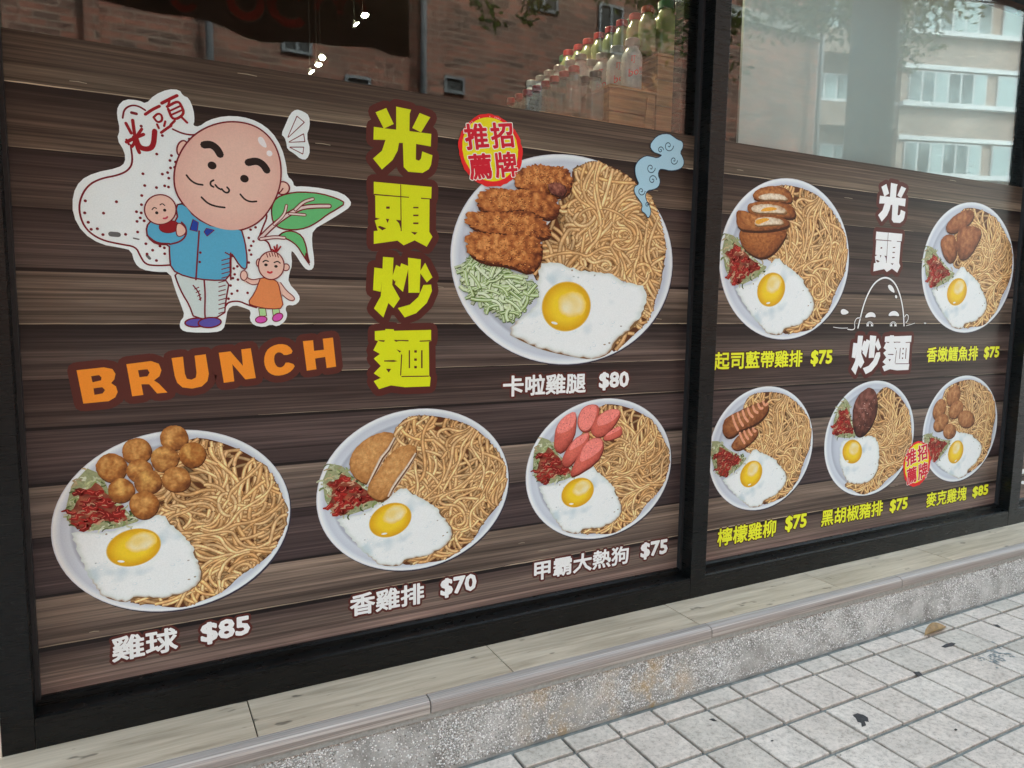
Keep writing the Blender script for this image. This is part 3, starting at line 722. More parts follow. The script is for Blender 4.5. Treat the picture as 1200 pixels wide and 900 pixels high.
for i in range(nn+1):
    X = qa+(qb-qa)*i/nn
    for j in range(7):
        t = j/6; vs.append((X, YB+(-.105-YB)*t, ztop+.55*t-.05*math.sin(math.pi*t)-.012*math.sin(i*math.pi/3)**2*math.sin(math.pi*t)))
m_ = MB(); m_.add(vs, [(7*i+j, 7*i+7+j, 7*i+8+j, 7*i+1+j) for i in range(nn) for j in range(6)], True); m_.build('roof_cloth', M['banner'], bn)
m_ = MB(); m_.tube([(qa, YB, ztop), (qb, YB, ztop)], .02); m_.build('rod', M['pipe'], bn)
for q in (qa+.05, qb-.05, (qa+qb)/2):
    m_ = MB(); m_.tube([(q, YB, ztop), (q, -.1, ztop-.1)], .012); m_.build('stay', M['pipe'], bn)

# street trees
def tree(x, y, h, cr, zlo, lab, seed, boughs, extra=()):
    rg = random.Random(seed); e = empty('street_tree', (x, y, 0), lab, 'tree', 'trees along the street')
    m_ = MB(); m_.tube([(x, y, -.1), (x+.04, y, h*.3), (x-.05, y+.03, h*.6), (x, y, h*.85)], .12, 10, .04)
    tips = []
    for k in range(boughs):
        a = 6.28*k/boughs+rg.uniform(-.3, .3); z0 = zlo+rg.uniform(-.4, 1.6); L = cr*(.5+.6*rg.random()); t = (x+L*math.cos(a), y+L*math.sin(a)*.7, z0+L*(.1+.35*rg.random()))
        m_.tube([(x, y, z0), ((x+t[0])/2, (y+t[1])/2, (z0+t[2])/2+.1), t], .035, 6, .008); tips += [(t, 1), (((x+t[0])/2, (y+t[1])/2, (z0+t[2])/2+.1), 1)]
    for t in extra:
        m_.tube([(x, y, t[2]+.9), ((x+t[0])/2, (y+t[1])/2, t[2]+1.1), t], .03, 6, .006); tips += [(t, .6)]
    m_.build('trunk', M['bark'], e); V = []; Fq = []
    for t, sz in tips:
        for q in range(int(10*sz)):
            cx, cy, cz = t[0]+rg.gauss(0, .3*sz), t[1]+rg.gauss(0, .28*sz), t[2]+rg.gauss(0, .22*sz)
            for l in range(20):
                p = Vector((cx+rg.gauss(0, .13*sz), cy+rg.gauss(0, .13*sz), cz+rg.gauss(0, .1*sz))); s_ = rg.uniform(.035, .07)
                d = Vector((rg.gauss(0, 1), rg.gauss(0, 1), rg.gauss(-.4, .7))).normalized(); u = d.orthogonal().normalized()
                b0 = len(V); V += [tuple(p), tuple(p+d*s_+u*s_*.4), tuple(p+d*s_*2.1), tuple(p+d*s_-u*s_*.4)]; Fq.append((b0, b0+1, b0+2, b0+3))
    m_ = MB(); m_.add(V, Fq); m_.build('crown', M['leaf'], e)
tp = mir(1018, 0, -5.4); zz = mir(960, 22, -5.0).z; sp = mir(955, 26, -4.6); sp2 = mir(925, 8, -4.7); sp3 = mir(990, 20, -4.6)
tree(tp.x, -5.4, 10, 1.9, zz+.35, 'leafy young tree by the road right behind the column', 4, 12, [tuple(sp), tuple(sp2), tuple(sp3)])
tp = mir(832, 0, -5.4); sp = mir(615, 4, -4.6)
tree(tp.x, -5.4, 9.5, 1.25, mir(832, 30, -5.4).z+.3, 'narrow street tree left of the column with one long low twig', 9, 9, [tuple(mir(612, 8, -4.6)), tuple(mir(782, 14, -4.8)), tuple(mir(885, 14, -4.8))])
tree(-6.5, -5.6, 7.5, 1.6, 3.2, 'street tree standing far left along the road', 15, 10)

# litter on the pavement
def flat_spot(name, px, py, pts, m, th, lab, cat, s_=1.0):
    p = on_floor(px, py, .001); out = []
    for x, y in pts: q = on_floor(px+x, py+y, .001); out.append((q.x, q.y))
    n = len(out); m_ = MB(); m_.add([(x, y, .0012) for x, y in out]+[(x, y, .0012+th) for x, y in out], [tuple(range(n, 2*n))]+[(i, (i+1) % n, n+(i+1) % n, n+i) for i in range(n)]); o = m_.build(name, M[m], None, (p.x, p.y, 0)); tag(o, lab, cat); return o
flat_spot('gum_spot', 1008, 842, [(-9, -4), (-3, -6), (4, -4), (9, -1), (10, 4), (5, 3), (7, 8), (2, 10), (1, 5), (-3, 4), (-5, 0)], 'gum', .001, 'black squashed spot on a tile in the third row', 'spot')
flat_spot('gum_spot', 1112, 756, [(-9, 2), (-4, -1), (3, -3), (8, -2), (5, 1), (0, 2), (-4, 3)], 'gum', .0005, 'thin grey smudge on the tiles just below the dry leaf', 'spot')
flat_spot('gum_spot', 1168, 733, [(-4, -1), (1, -1), (5, 2), (1, 2)], 'gum', .0008, 'small black speck on the tiles near the right edge', 'spot')
flat_spot('gum_spot', 836, 844, [(-5, -1), (0, -2), (4, 1), (0, 1)], 'gum', .0008, 'small black speck on the tile nearest the step', 'spot')
flat_spot('gum_spot', 1075, 790, [(-5, -2), (2, -3), (6, 1), (1, 3)], 'gum', .0008, 'dark speck lying on a tile joint', 'spot')
for (px, py, s_) in ((726, 858, 1.6), (905, 868, 1.5), (1120, 855, 2.2), (985, 885, 1.6), (1150, 812, 1.6)):
    rg2 = random.Random(int(px)); flat_spot('dirt_speck', px, py, [(s_*rg2.uniform(.5, 1.3)*math.cos(a), .55*s_*rg2.uniform(.5, 1.3)*math.sin(a)) for a in [0, -.9, -1.8, -2.7, -3.6, -4.5, -5.4]], 'gum', .0006, 'tiny dark speck of dirt on the pavement tiles', 'speck')['group'] = 'tiny dirt specks on the tiles'
st = MB(); pc = on_floor(1168, 770, .001)
for k in range(60):
    q = on_floor(1168+random.gauss(0, 11), 770+random.gauss(0, 5), .001); r = random.uniform(.003, .009)
    st.add([(q.x+r*math.cos(i*1.05)*random.uniform(.6, 1.3), q.y+r*math.sin(i*1.05)*random.uniform(.6, 1.3), .0013+k*.00001) for i in range(6)], [tuple(range(6))])
o = st.build('grey_stain', M['stainm'], None, (pc.x, pc.y, 0)); o['kind'] = 'stuff'
lp = on_floor(1096, 741, .003); m_ = MB(); n = 11; vs = []
for i in range(n):
    u = i/(n-1); q = on_floor(1084+25*u, 745-9*u, .0); wd = .020*math.sin(math.pi*min(1, u*1.02+.02))**.7+.001; up = .014*math.sin(math.pi*u)
    vs += [(q.x-.3*wd, q.y-wd, .004+.012*wd/.02+up*.3), (q.x, q.y, .003+up*.6), (q.x+.2*wd, q.y+wd, .006+.016*wd/.02+up)]
m_.add(vs, [(3*i+j, 3*i+3+j, 3*i+4+j, 3*i+1+j) for i in range(n-1) for j in range(2)], True)
q = on_floor(1084, 745, 0); m_.tube([(q.x, q.y, .004), (q.x-.012, q.y-.006, .003)], .0012, 5)
o = m_.build('dry_leaf', M['dryleaf'], None, (lp.x, lp.y, 0)); tag(o, 'curled yellow brown dry leaf lying on the tiles by the step', 'leaf')
#PART3
# ------------------------------------------------------------------ the printed films
BG = 1.0
edges = [33, 95, 103, 171.6, 241, 313, 380, 386, 446, 502, 568, 631, 699, 760, 765, 818]
ez = [CAMH+S*v for v in (.582, .469, .454, .329, .199, .063, -.067, -.078, -.196, -.308, -.442, -.573, -.716, -.846, -.857, -.974)]
# board: z top, z bottom, colour at top, middle, bottom, gap below (height), light line (0..1)
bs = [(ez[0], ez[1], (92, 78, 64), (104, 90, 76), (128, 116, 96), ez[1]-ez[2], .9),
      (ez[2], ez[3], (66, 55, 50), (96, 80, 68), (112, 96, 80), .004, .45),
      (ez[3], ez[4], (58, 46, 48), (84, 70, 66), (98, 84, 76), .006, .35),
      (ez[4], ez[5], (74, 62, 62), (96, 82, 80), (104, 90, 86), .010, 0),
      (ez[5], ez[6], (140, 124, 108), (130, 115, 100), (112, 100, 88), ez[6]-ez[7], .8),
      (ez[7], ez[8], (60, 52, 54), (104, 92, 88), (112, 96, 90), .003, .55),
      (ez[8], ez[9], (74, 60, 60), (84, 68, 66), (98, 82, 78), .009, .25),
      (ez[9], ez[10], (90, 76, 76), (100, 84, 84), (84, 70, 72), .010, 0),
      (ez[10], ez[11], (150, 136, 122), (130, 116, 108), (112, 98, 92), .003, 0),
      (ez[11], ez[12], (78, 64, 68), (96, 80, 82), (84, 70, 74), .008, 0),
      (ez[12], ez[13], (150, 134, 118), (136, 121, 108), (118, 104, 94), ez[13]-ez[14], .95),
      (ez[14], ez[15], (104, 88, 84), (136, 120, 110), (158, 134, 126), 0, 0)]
def film(X0, X1, label, seed):
    e = empty('printed_film', ((X0+X1)/2, 0, FB), label, 'window film')
    rg = random.Random(seed)
    for i, (zt, zb, ca, cb_, cc, gap, ln) in enumerate(bs):
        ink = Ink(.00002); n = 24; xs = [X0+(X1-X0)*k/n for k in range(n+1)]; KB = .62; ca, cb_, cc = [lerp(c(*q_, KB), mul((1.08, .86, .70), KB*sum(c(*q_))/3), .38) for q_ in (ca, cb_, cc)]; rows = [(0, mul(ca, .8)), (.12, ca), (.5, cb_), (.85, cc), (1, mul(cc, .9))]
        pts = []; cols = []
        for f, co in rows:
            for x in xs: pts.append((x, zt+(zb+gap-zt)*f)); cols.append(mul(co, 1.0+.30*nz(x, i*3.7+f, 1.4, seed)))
        fs = [(r*(n+1)+k, r*(n+1)+k+1, (r+1)*(n+1)+k+1, (r+1)*(n+1)+k) for r in range(4) for k in range(n)]
        zlow = zb+gap if gap > .02 else zb
        pts = [(x, min(zt, max(zb, zt+(zb-zt)*((zt-z)/max(1e-6, zt-zb-gap))))) for x, z in pts]
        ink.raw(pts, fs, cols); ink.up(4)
        if ln > 0:                                                # worn light edge, broken here and there
            z = zb; x = X0; lw = .0035 if gap > .01 or i in (0, 4, 10) else .0022
            while x < X1:
                L = rg.uniform(.15, .5); x1 = min(X1, x+L); k = rg.random()
                if k < ln+.2:
                    q = [(x+(x1-x)*t/6, z+lw/2+.0006*math.sin(t*1.9+x*9)) for t in range(7)]; ink.strip(q, [lw*(.35+.65*math.sin(math.pi*t/6)**.5) for t in range(7)], mul(c(200, 186, 160), .4+.45*k*ln), False)
                x = x1
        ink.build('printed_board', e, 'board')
        g = gap
        if g > 0:
            ink = Ink(.00003); zc = zb-g
            if g < .02: ink.raw([(X0, zb), (X1, zb), (X1, zb-g), (X0, zb-g)], [(0, 1, 2, 3)], c(30, 24, 24))
            else: ink.raw([(X0, zb), (X1, zb), (X1, zc), (X0, zc)], [(0, 1, 2, 3)], c(30, 25, 24))
            ink.build('printed_gap', e)
        # knots and short pale scratches
        if i in (0, 1, 4, 8, 10):
            ink = Ink(.00004)
            for q in range(3):
                x = rg.uniform(X0+.1, X1-.1); z = rg.uniform(zb+.02, zt-.02); L = rg.uniform(.02, .06)
                ink.strip([(x, z), (x+L*.5, z+.001), (x+L, z-.001)], .0025, mul(c(170, 158, 136), .8), False, True)
            ink.build('printed_scratch', e)
    return e
XA0, XA1 = W(14, 300)[0]-.012, W(793, 665)[0]
filmA = film(XA0, XA1+.006, 'large printed film with cartoon sticker, BRUNCH lettering and four noodle plates, in the left window', 1)
XB0, XB1 = mull[1][1]-.03, W(1166, 592)[0]+.004
filmB = film(XB0, XB1, 'printed film with five noodle plates and yellow prices, right of the middle post', 2)
XC0, XC1 = mull[2][1]-.02, mull[3][0]+.02
filmC = film(XC0, XC1, 'printed film barely in view in the window beyond the right post', 3)

# ---- plate pictures
PL = dict(P0=(1.2693, .1337, .4187, .332), P1=(.0988, -.5712, .2786, .2369), P2=(.7521, -.561, .3032, .2451), P3=(1.4173, -.5609, .2998, .243), R1=(2.2536, .1774, .3505, .3048),
          R2=(3.438, .1877, .3554, .2959), R3=(2.1763, -.5524, .2805, .2445), R4=(2.8226, -.561, .2949, .2514), R5=(3.4784, -.5638, .2952, .2541))
PL = {k: (v[0]*S, CAMH+v[1]*S, v[2]*S, v[3]*S) for k, v in PL.items()}
def unit(pl, pts): cx, cz, rx, rz = PL[pl]; return [((W(*p)[0]-cx)/rx, (W(*p)[1]-cz)/rz) for p in pts]
z1 = ZM(50, 490, 3.83); z0_ = ZM(520, 170, 3.461)
def noodle(ink, pts, wd, col, hi, lo):
    n = len(pts); offs = (-.5, -.36, .05, .34, .5); cs = (lo, col, hi, mul(col, .95), mul(lo, .8)); V = []; C = []; y0 = ink.y
    for i in range(n):
        a = pts[max(i-1, 0)]; b_ = pts[min(i+1, n-1)]; dx, dz = b_[0]-a[0], b_[1]-a[1]; l = math.hypot(dx, dz) or 1
        nx, nzv = -dz/l*wd, dx/l*wd
        if nzv < 0: nx, nzv = -nx, -nzv
        k = 1+.16*math.sin(i*.8+pts[0][0]*50)
        for o, cc in zip(offs, cs): V.append((pts[i][0]+nx*o, y0-i*1e-7, pts[i][1]+nzv*o)); C.append(mul(cc, k))
    b = len(ink.v); ink.v += V; ink.c += C
    ink.f += [(b+5*i+j, b+5*i+5+j, b+5*i+6+j, b+5*i+1+j) for i in range(n-1) for j in range(4)]; ink.up(1.4)
def noodles(region, wd, count, seed, base):
    """a heap of strands inside a region given in plate units"""
    rg = random.Random(seed); ink = Ink(base, 1.5e-6); reg = smooth(region, 1)
    xs = [p[0] for p in reg]; ys = [p[1] for p in reg]; bb = (min(xs), max(xs), min(ys), max(ys))
    ink.poly(resample(reg, 110), c(88, 50, 24)); ink.up(2)
    curls = [(rg.uniform(bb[0]+.2, bb[1]-.2), rg.uniform(bb[2]+.2, bb[3]-.2), rg.uniform(.10, .26)) for _ in range(9)]
    def field(x, y, o):
        a = 3.4*nz(x, y, 1.15, seed+o)+1.2
        for cx, cy, r in curls[:5]:
            d = math.hypot(x-cx, y-cy)
            if d < r*1.5: a = a*(d/(r*1.5))**2+(math.atan2(y-cy, x-cx)+1.57)*(1-(d/(r*1.5))**2)
        return a
    for s_ in range(count):
        t = s_/count; kind = rg.random(); pts = []
        for _ in range(30):
            x, y = rg.uniform(bb[0], bb[1]), rg.uniform(bb[2], bb[3])
            if inside((x, y), reg): break
        if kind < .20:
            cx, cy, r = rg.choice(curls); r *= rg.uniform(.35, 1.1); a = rg.random()*6.28; L = rg.uniform(3, 6.5); n = 34; e = rg.uniform(.65, 1); th = rg.random()*3
            for i in range(n):
                an = a+L*i/n; u, v = r*(1+.25*i/n)*math.cos(an), r*e*math.sin(an); p = (cx+u*math.cos(th)-v*math.sin(th), cy+u*math.sin(th)+v*math.cos(th))
                if inside(p, reg): pts.append(p)
                elif len(pts) > 6: break
                else: pts = []
        else:
            st_ = .024; n = rg.randint(18, 52); off = rg.gauss(0, .30) if kind < .8 else rg.uniform(-1.6, 1.6); lay = 0 if kind < .8 else 9; ph = rg.random()*6; am = rg.uniform(.1, .55); fq = rg.uniform(.10, .24)
            half = []
            for sg in (1, -1):
                px_, py_ = x, y; L2 = []
                for i in range(n//2+2):
                    a = field(px_, py_, lay)+off+am*math.sin(ph+sg*i*fq)
                    px_ += sg*st_*math.cos(a); py_ += sg*st_*math.sin(a)
                    if not inside((px_, py_), reg): break
                    L2.append((px_, py_))
                half.append(L2)
            pts = half[1][::-1]+[(x, y)]+half[0]
        if len(pts) < 6: continue
        sh = .30+.72*min(1, t*1.2)+rg.uniform(-.16, .12); sh *= 1+.25*nz(x, y, 2.0, seed+4)
        hue = rg.random(); col = lerp(c(204, 160, 104), c(186, 138, 82), hue)
        noodle(ink, pts, wd*rg.uniform(.85, 1.15), mul(col, sh), mul(lerp(c(244, 212, 162), c(226, 184, 126), hue), sh*1.12), mul(c(120, 74, 36), sh*.85))
    return ink
regP1 = unit('P1', z1([(665, 92), (720, 88), (800, 108), (870, 135), (940, 172), (1000, 215), (1045, 280), (1078, 350), (1100, 430), (1088, 500), (1050, 570), (1010, 625), (950, 665), (880, 710), (830, 765), (770, 800), (700, 825), (640, 850), (560, 850), (500, 835), (400, 835), (380, 800), (560, 770), (700, 740), (690, 650), (640, 560), (580, 490), (500, 455), (430, 400), (430, 330), (470, 270), (530, 210), (590, 150), (630, 110)]))
regP0 = unit('P0', z0_([(520, 95), (560, 80), (605, 60), (660, 78), (730, 110), (780, 150), (835, 200), (868, 260), (885, 340), (905, 410), (890, 500), (865, 600), (845, 680), (820, 725), (760, 780), (720, 820), (680, 845), (670, 790), (760, 730), (800, 640), (770, 570), (690, 530), (560, 512), (440, 520), (380, 560), (360, 520), (395, 440), (405, 340), (450, 290), (480, 200), (520, 150)]))
N1 = noodles(regP1, .040, 300, 11, .0003); N2 = noodles(regP1, .040, 300, 23, .0003); N0 = noodles(regP0, .037, 400, 31, .0003)
def egg(outl, yc, yr, yrot, base, hi):
    ink = Ink(base); o = smooth(outl, 2)
    cx = sum(p[0] for p in o)/len(o); cz = sum(p[1] for p in o)/len(o)
    def f(x, z, r, a):
        k = nz(x, z, 3.1, 2)+.5*nz(x, z, 9, 5); co = c(238, 248, 248) if k < .38 else lerp(c(238, 248, 248), c(204, 218, 224), (k-.38)*3.4)
        if r > .9: co = lerp(co, c(196, 206, 198), (r-.9)*6.5)
        if r > .985 and z < cz-.12: co = lerp(co, c(160, 118, 70), .55+.5*nz(x, z, 14, 3))
        return co
    ink.poly([(p[0]+.012, p[1]-.014) for p in resample(o, 60)], c(128, 96, 62)); ink.blob(o, f, 22, 96, .028, 3)
    rg = random.Random(8)
    for k in range(9):
        a = rg.random()*6.28; q = rg.uniform(.75, .93); p = resample(o, 60)[rg.randint(0, 59)]; x, z = cx+(p[0]-cx)*q, cz+(p[1]-cz)*q
        ink.disc(x, z, rg.uniform(.006, .014), rg.uniform(.005, .01), lerp(c(150, 130, 100), c(190, 205, 210), rg.random()), 8)
    for k in range(34):
        a = rg.random()*6.28; q = rg.uniform(.45, .9); p = resample(o, 60)[rg.randint(0, 59)]; x, z = cx+(p[0]-cx)*q, cz+(p[1]-cz)*q; r_ = rg.uniform(.008, .022)
        ink.disc(x, z, r_, r_*.7, c(214, 228, 232), 9); ink.disc(x-.002, z+.002, r_*.75, r_*.5, c(244, 250, 250), 9)
    ca, sa = math.cos(yrot), math.sin(yrot)
    def el(s_, dx=0, dz=0): return [(yc[0]+dx+yr[0]*s_*math.cos(a)*ca-yr[1]*s_*math.sin(a)*sa, yc[1]+dz+yr[0]*s_*math.cos(a)*sa+yr[1]*s_*math.sin(a)*ca) for a in [2*math.pi*i/48 for i in range(48)]]
    ink.poly(el(1.035), c(224, 196, 110))
    def g(x, z, r, a):
        co = lerp(c(246, 206, 44), c(214, 158, 16), max(0, r-.55)*2.2)
        return mul(co, 1+.06*nz(x, z, 12, 1))
    ink.blob(el(1), g, 12, 48)
    wc = (yc[0]+hi[0], yc[1]+hi[1])
    def h(x, z, r, a): return lerp(lerp(c(246, 232, 196), c(238, 212, 130), .5+.9*nz(x, z, 10, 6)), c(242, 202, 60), max(0, r-.62)*2.7)
    ink.blob([(wc[0]+yr[0]*.62*math.cos(a)*ca-yr[1]*.55*math.sin(a)*sa, wc[1]+yr[0]*.62*math.cos(a)*sa+yr[1]*.55*math.sin(a)*ca) for a in [2*math.pi*i/36 for i in range(36)]], h, 8, 36, .05, 4)
    ink.disc(yc[0]-yr[0]*.5, yc[1]-yr[1]*.68, .03, .012, c(252, 250, 236), 12, -.3)
    return ink
yc1 = unit('P1', z1([(410, 580)]))[0]
eggO = unit('P1', z1([(130, 505), (180, 514), (300, 512), (400, 478), (440, 465), (500, 440), (540, 428), (557, 455), (592, 492), (640, 540), (672, 572), (690, 635), (714, 690), (708, 728), (668, 762), (600, 792), (520, 806), (440, 798), (400, 808), (368, 824), (320, 815), (268, 798), (235, 755), (202, 690), (165, 630), (145, 570)]))
E1 = egg(eggO, yc1, (.215, .195), .35, .0012, (.06, .05))
eggR4 = [(-.68, .02), (-.4, .03), (-.05, .06), (.12, .0), (.2, -.2), (.22, -.55), (.1, -.72), (-.1, -.78), (-.45, -.74), (-.6, -.5), (-.68, -.25)]
yc0 = unit('P0', z0_([(498, 655)]))[0]
eggO0 = unit('P0', z0_([(392, 478), (450, 474), (500, 490), (560, 512), (610, 516), (680, 520), (722, 558), (790, 562), (816, 582), (820, 640), (785, 715), (735, 760), (690, 795), (676, 838), (600, 868), (500, 850), (400, 828), (320, 795), (252, 758), (300, 708), (350, 680), (380, 635), (376, 560)]))
E0 = egg(eggO0, yc0, (.215, .235), -.2, .0013, (.05, .02))
def garnish(seed):
    rg = random.Random(seed); ink = Ink(.0012); sal = unit('P1', z1([(200, 225), (260, 250), (300, 330), (400, 440), (440, 460), (330, 495), (200, 505), (120, 480), (105, 400), (130, 300)]))
    xs = [p[0] for p in sal]; ys = [p[1] for p in sal]
    ink.poly(resample(sal, 40), c(150, 158, 118))
    def rnd():
        while True:
            p = (rg.uniform(min(xs), max(xs)), rg.uniform(min(ys), max(ys)))
            if inside(p, sal): return p
    for k in range(150):
        p = rnd(); a = rg.random()*6.28; L = rg.uniform(.03, .08)
        q = [(p[0]+L*t*math.cos(a+t), p[1]+L*t*math.sin(a+t)) for t in (0, .33, .66, 1)]
        ink.strip(q, rg.uniform(.012, .024), mul(rg.choice([c(206, 214, 178), c(190, 200, 150), c(140, 160, 100), c(220, 226, 200), c(82, 100, 54), c(196, 180, 140)]), rg.uniform(.6, 1)), False, True)
    ket = unit('P1', z1([(150, 330), (240, 290), (290, 340), (360, 420), (370, 455), (230, 470), (190, 505), (120, 470), (112, 420), (170, 370)]))
    xs[:] = [p[0] for p in ket]; ys[:] = [p[1] for p in ket]; sal[:] = ket
    ink.blob(resample(ket, 30), lambda x, z, r, a: lerp(c(96, 36, 26), c(168, 96, 70), .4+.9*nz(x, z, 14, seed)), 10, 36, .12, 2)
    for k in range(44):
        p = rnd(); a = rg.choice([.3, .5, .1, 2.6])+rg.gauss(0, .25); L = rg.uniform(.05, .14); n = 7
        q = [(p[0]+L*(t/n-.5)*math.cos(a)+.012*math.sin(t*1.8+k), p[1]+L*(t/n-.5)*math.sin(a)+.012*math.cos(t*1.5)) for t in range(n)]
        col = mul(c(158, 36, 30), rg.uniform(.45, 1.05)) if k % 4 else mul(c(206, 160, 128), rg.uniform(.6, 1))
        ink.strip(q, rg.uniform(.034, .06) if k % 4 else .02, col, True, True)
        if k % 4: ink.strip([(x-.004, z+.008) for x, z in q[1:-2]], .006, c(222, 110, 96), False, True)
    return ink
G1 = garnish(3); G2 = garnish(12)
def cuke():
    rg = random.Random(2); ink = Ink(.0014); sal = unit('P0', z0_([(72, 480), (125, 450), (165, 440), (200, 490), (300, 530), (355, 570), (355, 615), (320, 670), (245, 700), (165, 650), (100, 600), (78, 540)]))
    ink.poly(resample(sal, 40), c(126, 142, 96)); xs = [p[0] for p in sal]; ys = [p[1] for p in sal]
    for k in range(330):
        while True:
            p = (rg.uniform(min(xs), max(xs)), rg.uniform(min(ys), max(ys)))
            if inside(p, sal): break
        a = rg.choice([1.2, .5, -.8, 2.1, 0])+rg.gauss(0, .5); L = rg.uniform(.08, .19); bend = rg.gauss(0, .5)
        q = [(p[0]+L*(t-.5)*math.cos(a+bend*t), p[1]+L*(t-.5)*math.sin(a+bend*t)) for t in (0, .25, .5, .75, 1)]; wd = rg.uniform(.018, .034)
        sh = .6+.4*k/330
        col = mul(rg.choice([c(206, 222, 172), c(186, 208, 146), c(220, 230, 198), c(168, 192, 122)]), sh)
        ink.strip([(x+.004, z-.006) for x, z in q], wd*1.1, mul(c(84, 104, 50), sh), False); ink.strip(q, wd, col, False)
        if rg.random() < .45: ink.strip([(x, z+wd*.4) for x, z in q], wd*.22, mul(c(92, 130, 54), sh), False)
        ink.strip([(x, z) for x, z in q], wd*.25, mul(c(232, 240, 214), sh), False)
    return ink
YOLK = dict(P1=(157.05, 641.4), P2=(457.9, 608.9), P3=(677, 577), R1=(903.5, 339.6), R2=(1121.5, 341.6), R3=(880.7, 554.3), R4=(998.6, 529.2), R5=(1120, 528.6))
def ang(pl): u = unit(pl, [YOLK[pl]])[0]; return math.atan2(u[1], u[0])
A1 = ang('P1')
def plate_xf(pl, rot):
    cx, cz, rx, rz = PL[pl]; ca, sa = math.cos(rot), math.sin(rot)
    def f(V):
        o = V.copy(); o[:, 0] = cx+rx*(V[:, 0]*ca-V[:, 2]*sa); o[:, 2] = cz+rz*(V[:, 0]*sa+V[:, 2]*ca); return o
    return f
def plate(pl, film_, label):
    cx, cz, rx, rz = PL[pl]; ink = Ink(.00015)
    cir = lambda s_, n=72: [(cx+rx*s_*math.cos(2*math.pi*i/n), cz+rz*s_*math.sin(2*math.pi*i/n)) for i in range(n)]
    ink.poly([(x+.004, z-.005) for x, z in cir(1.0)], c(52, 48, 62)); ink.up(3)
    prf = [(0, c(206, 212, 222)), (.70, c(200, 206, 218)), (.80, c(188, 194, 206)), (.845, c(170, 176, 190)), (.87, c(206, 212, 222)), (.93, c(196, 202, 214)), (.955, c(214, 220, 228)), (.985, c(236, 240, 244)), (1, c(206, 210, 220))]
    pts = []; cols = []; n = 72
    for r, co in prf:
        for i in range(n):
            a = 2*math.pi*i/n; pts.append((cx+rx*r*math.cos(a), cz+rz*r*math.sin(a))); cols.append(mul(co, 1+.05*math.cos(a-3.6)))
    ink.raw(pts, [(k*n+i, k*n+(i+1) % n, (k+1)*n+(i+1) % n, (k+1)*n+i) for k in range(len(prf)-1) for i in range(n)], cols)
    o = ink.build('plate_picture', film_); o['label'] = label
    return o
def nzc(ca, cb_, x, z, s_, o, k): return lerp(ca, cb_, .5+k*nz(x, z, s_, o))
def crumb(ink, pts, lo, mid, hi, seed=0, rings=14, n=56, jag=.05, grain=55, light=(-.4, .8), kk=1.0, it=2):
    o = smooth(pts, it); cx = sum(p[0] for p in o)/len(o); cz = sum(p[1] for p in o)/len(o); R = max(math.hypot(p[0]-cx, p[1]-cz) for p in o)
    ink.poly([(p[0]+R*.03, p[1]-R*.06) for p in resample(o, 40)], mul(lo, .55))
    def f(x, z, r, a):
        dome = 1-r**3.2; dirl = ((x-cx)*light[0]+(z-cz)*light[1])/R; k = .42*dome+.38*dirl+.26+.42*nz(x, z, grain, seed)*kk+.22*nz(x, z, grain*2.7, seed+3)*kk
        return lerp(lo, mid, k*2) if k < .5 else lerp(mid, hi, (k-.5)*2)
    ink.blob(o, f, rings, n, jag, seed)
def pw(pts): return [W(*p) for p in pts]
BR = (c(96, 54, 26), c(164, 110, 56), c(220, 170, 100)); FR = (c(84, 44, 24), c(156, 92, 50), c(206, 140, 84)); KA = (c(132, 86, 44), c(190, 138, 80), c(218, 174, 112))
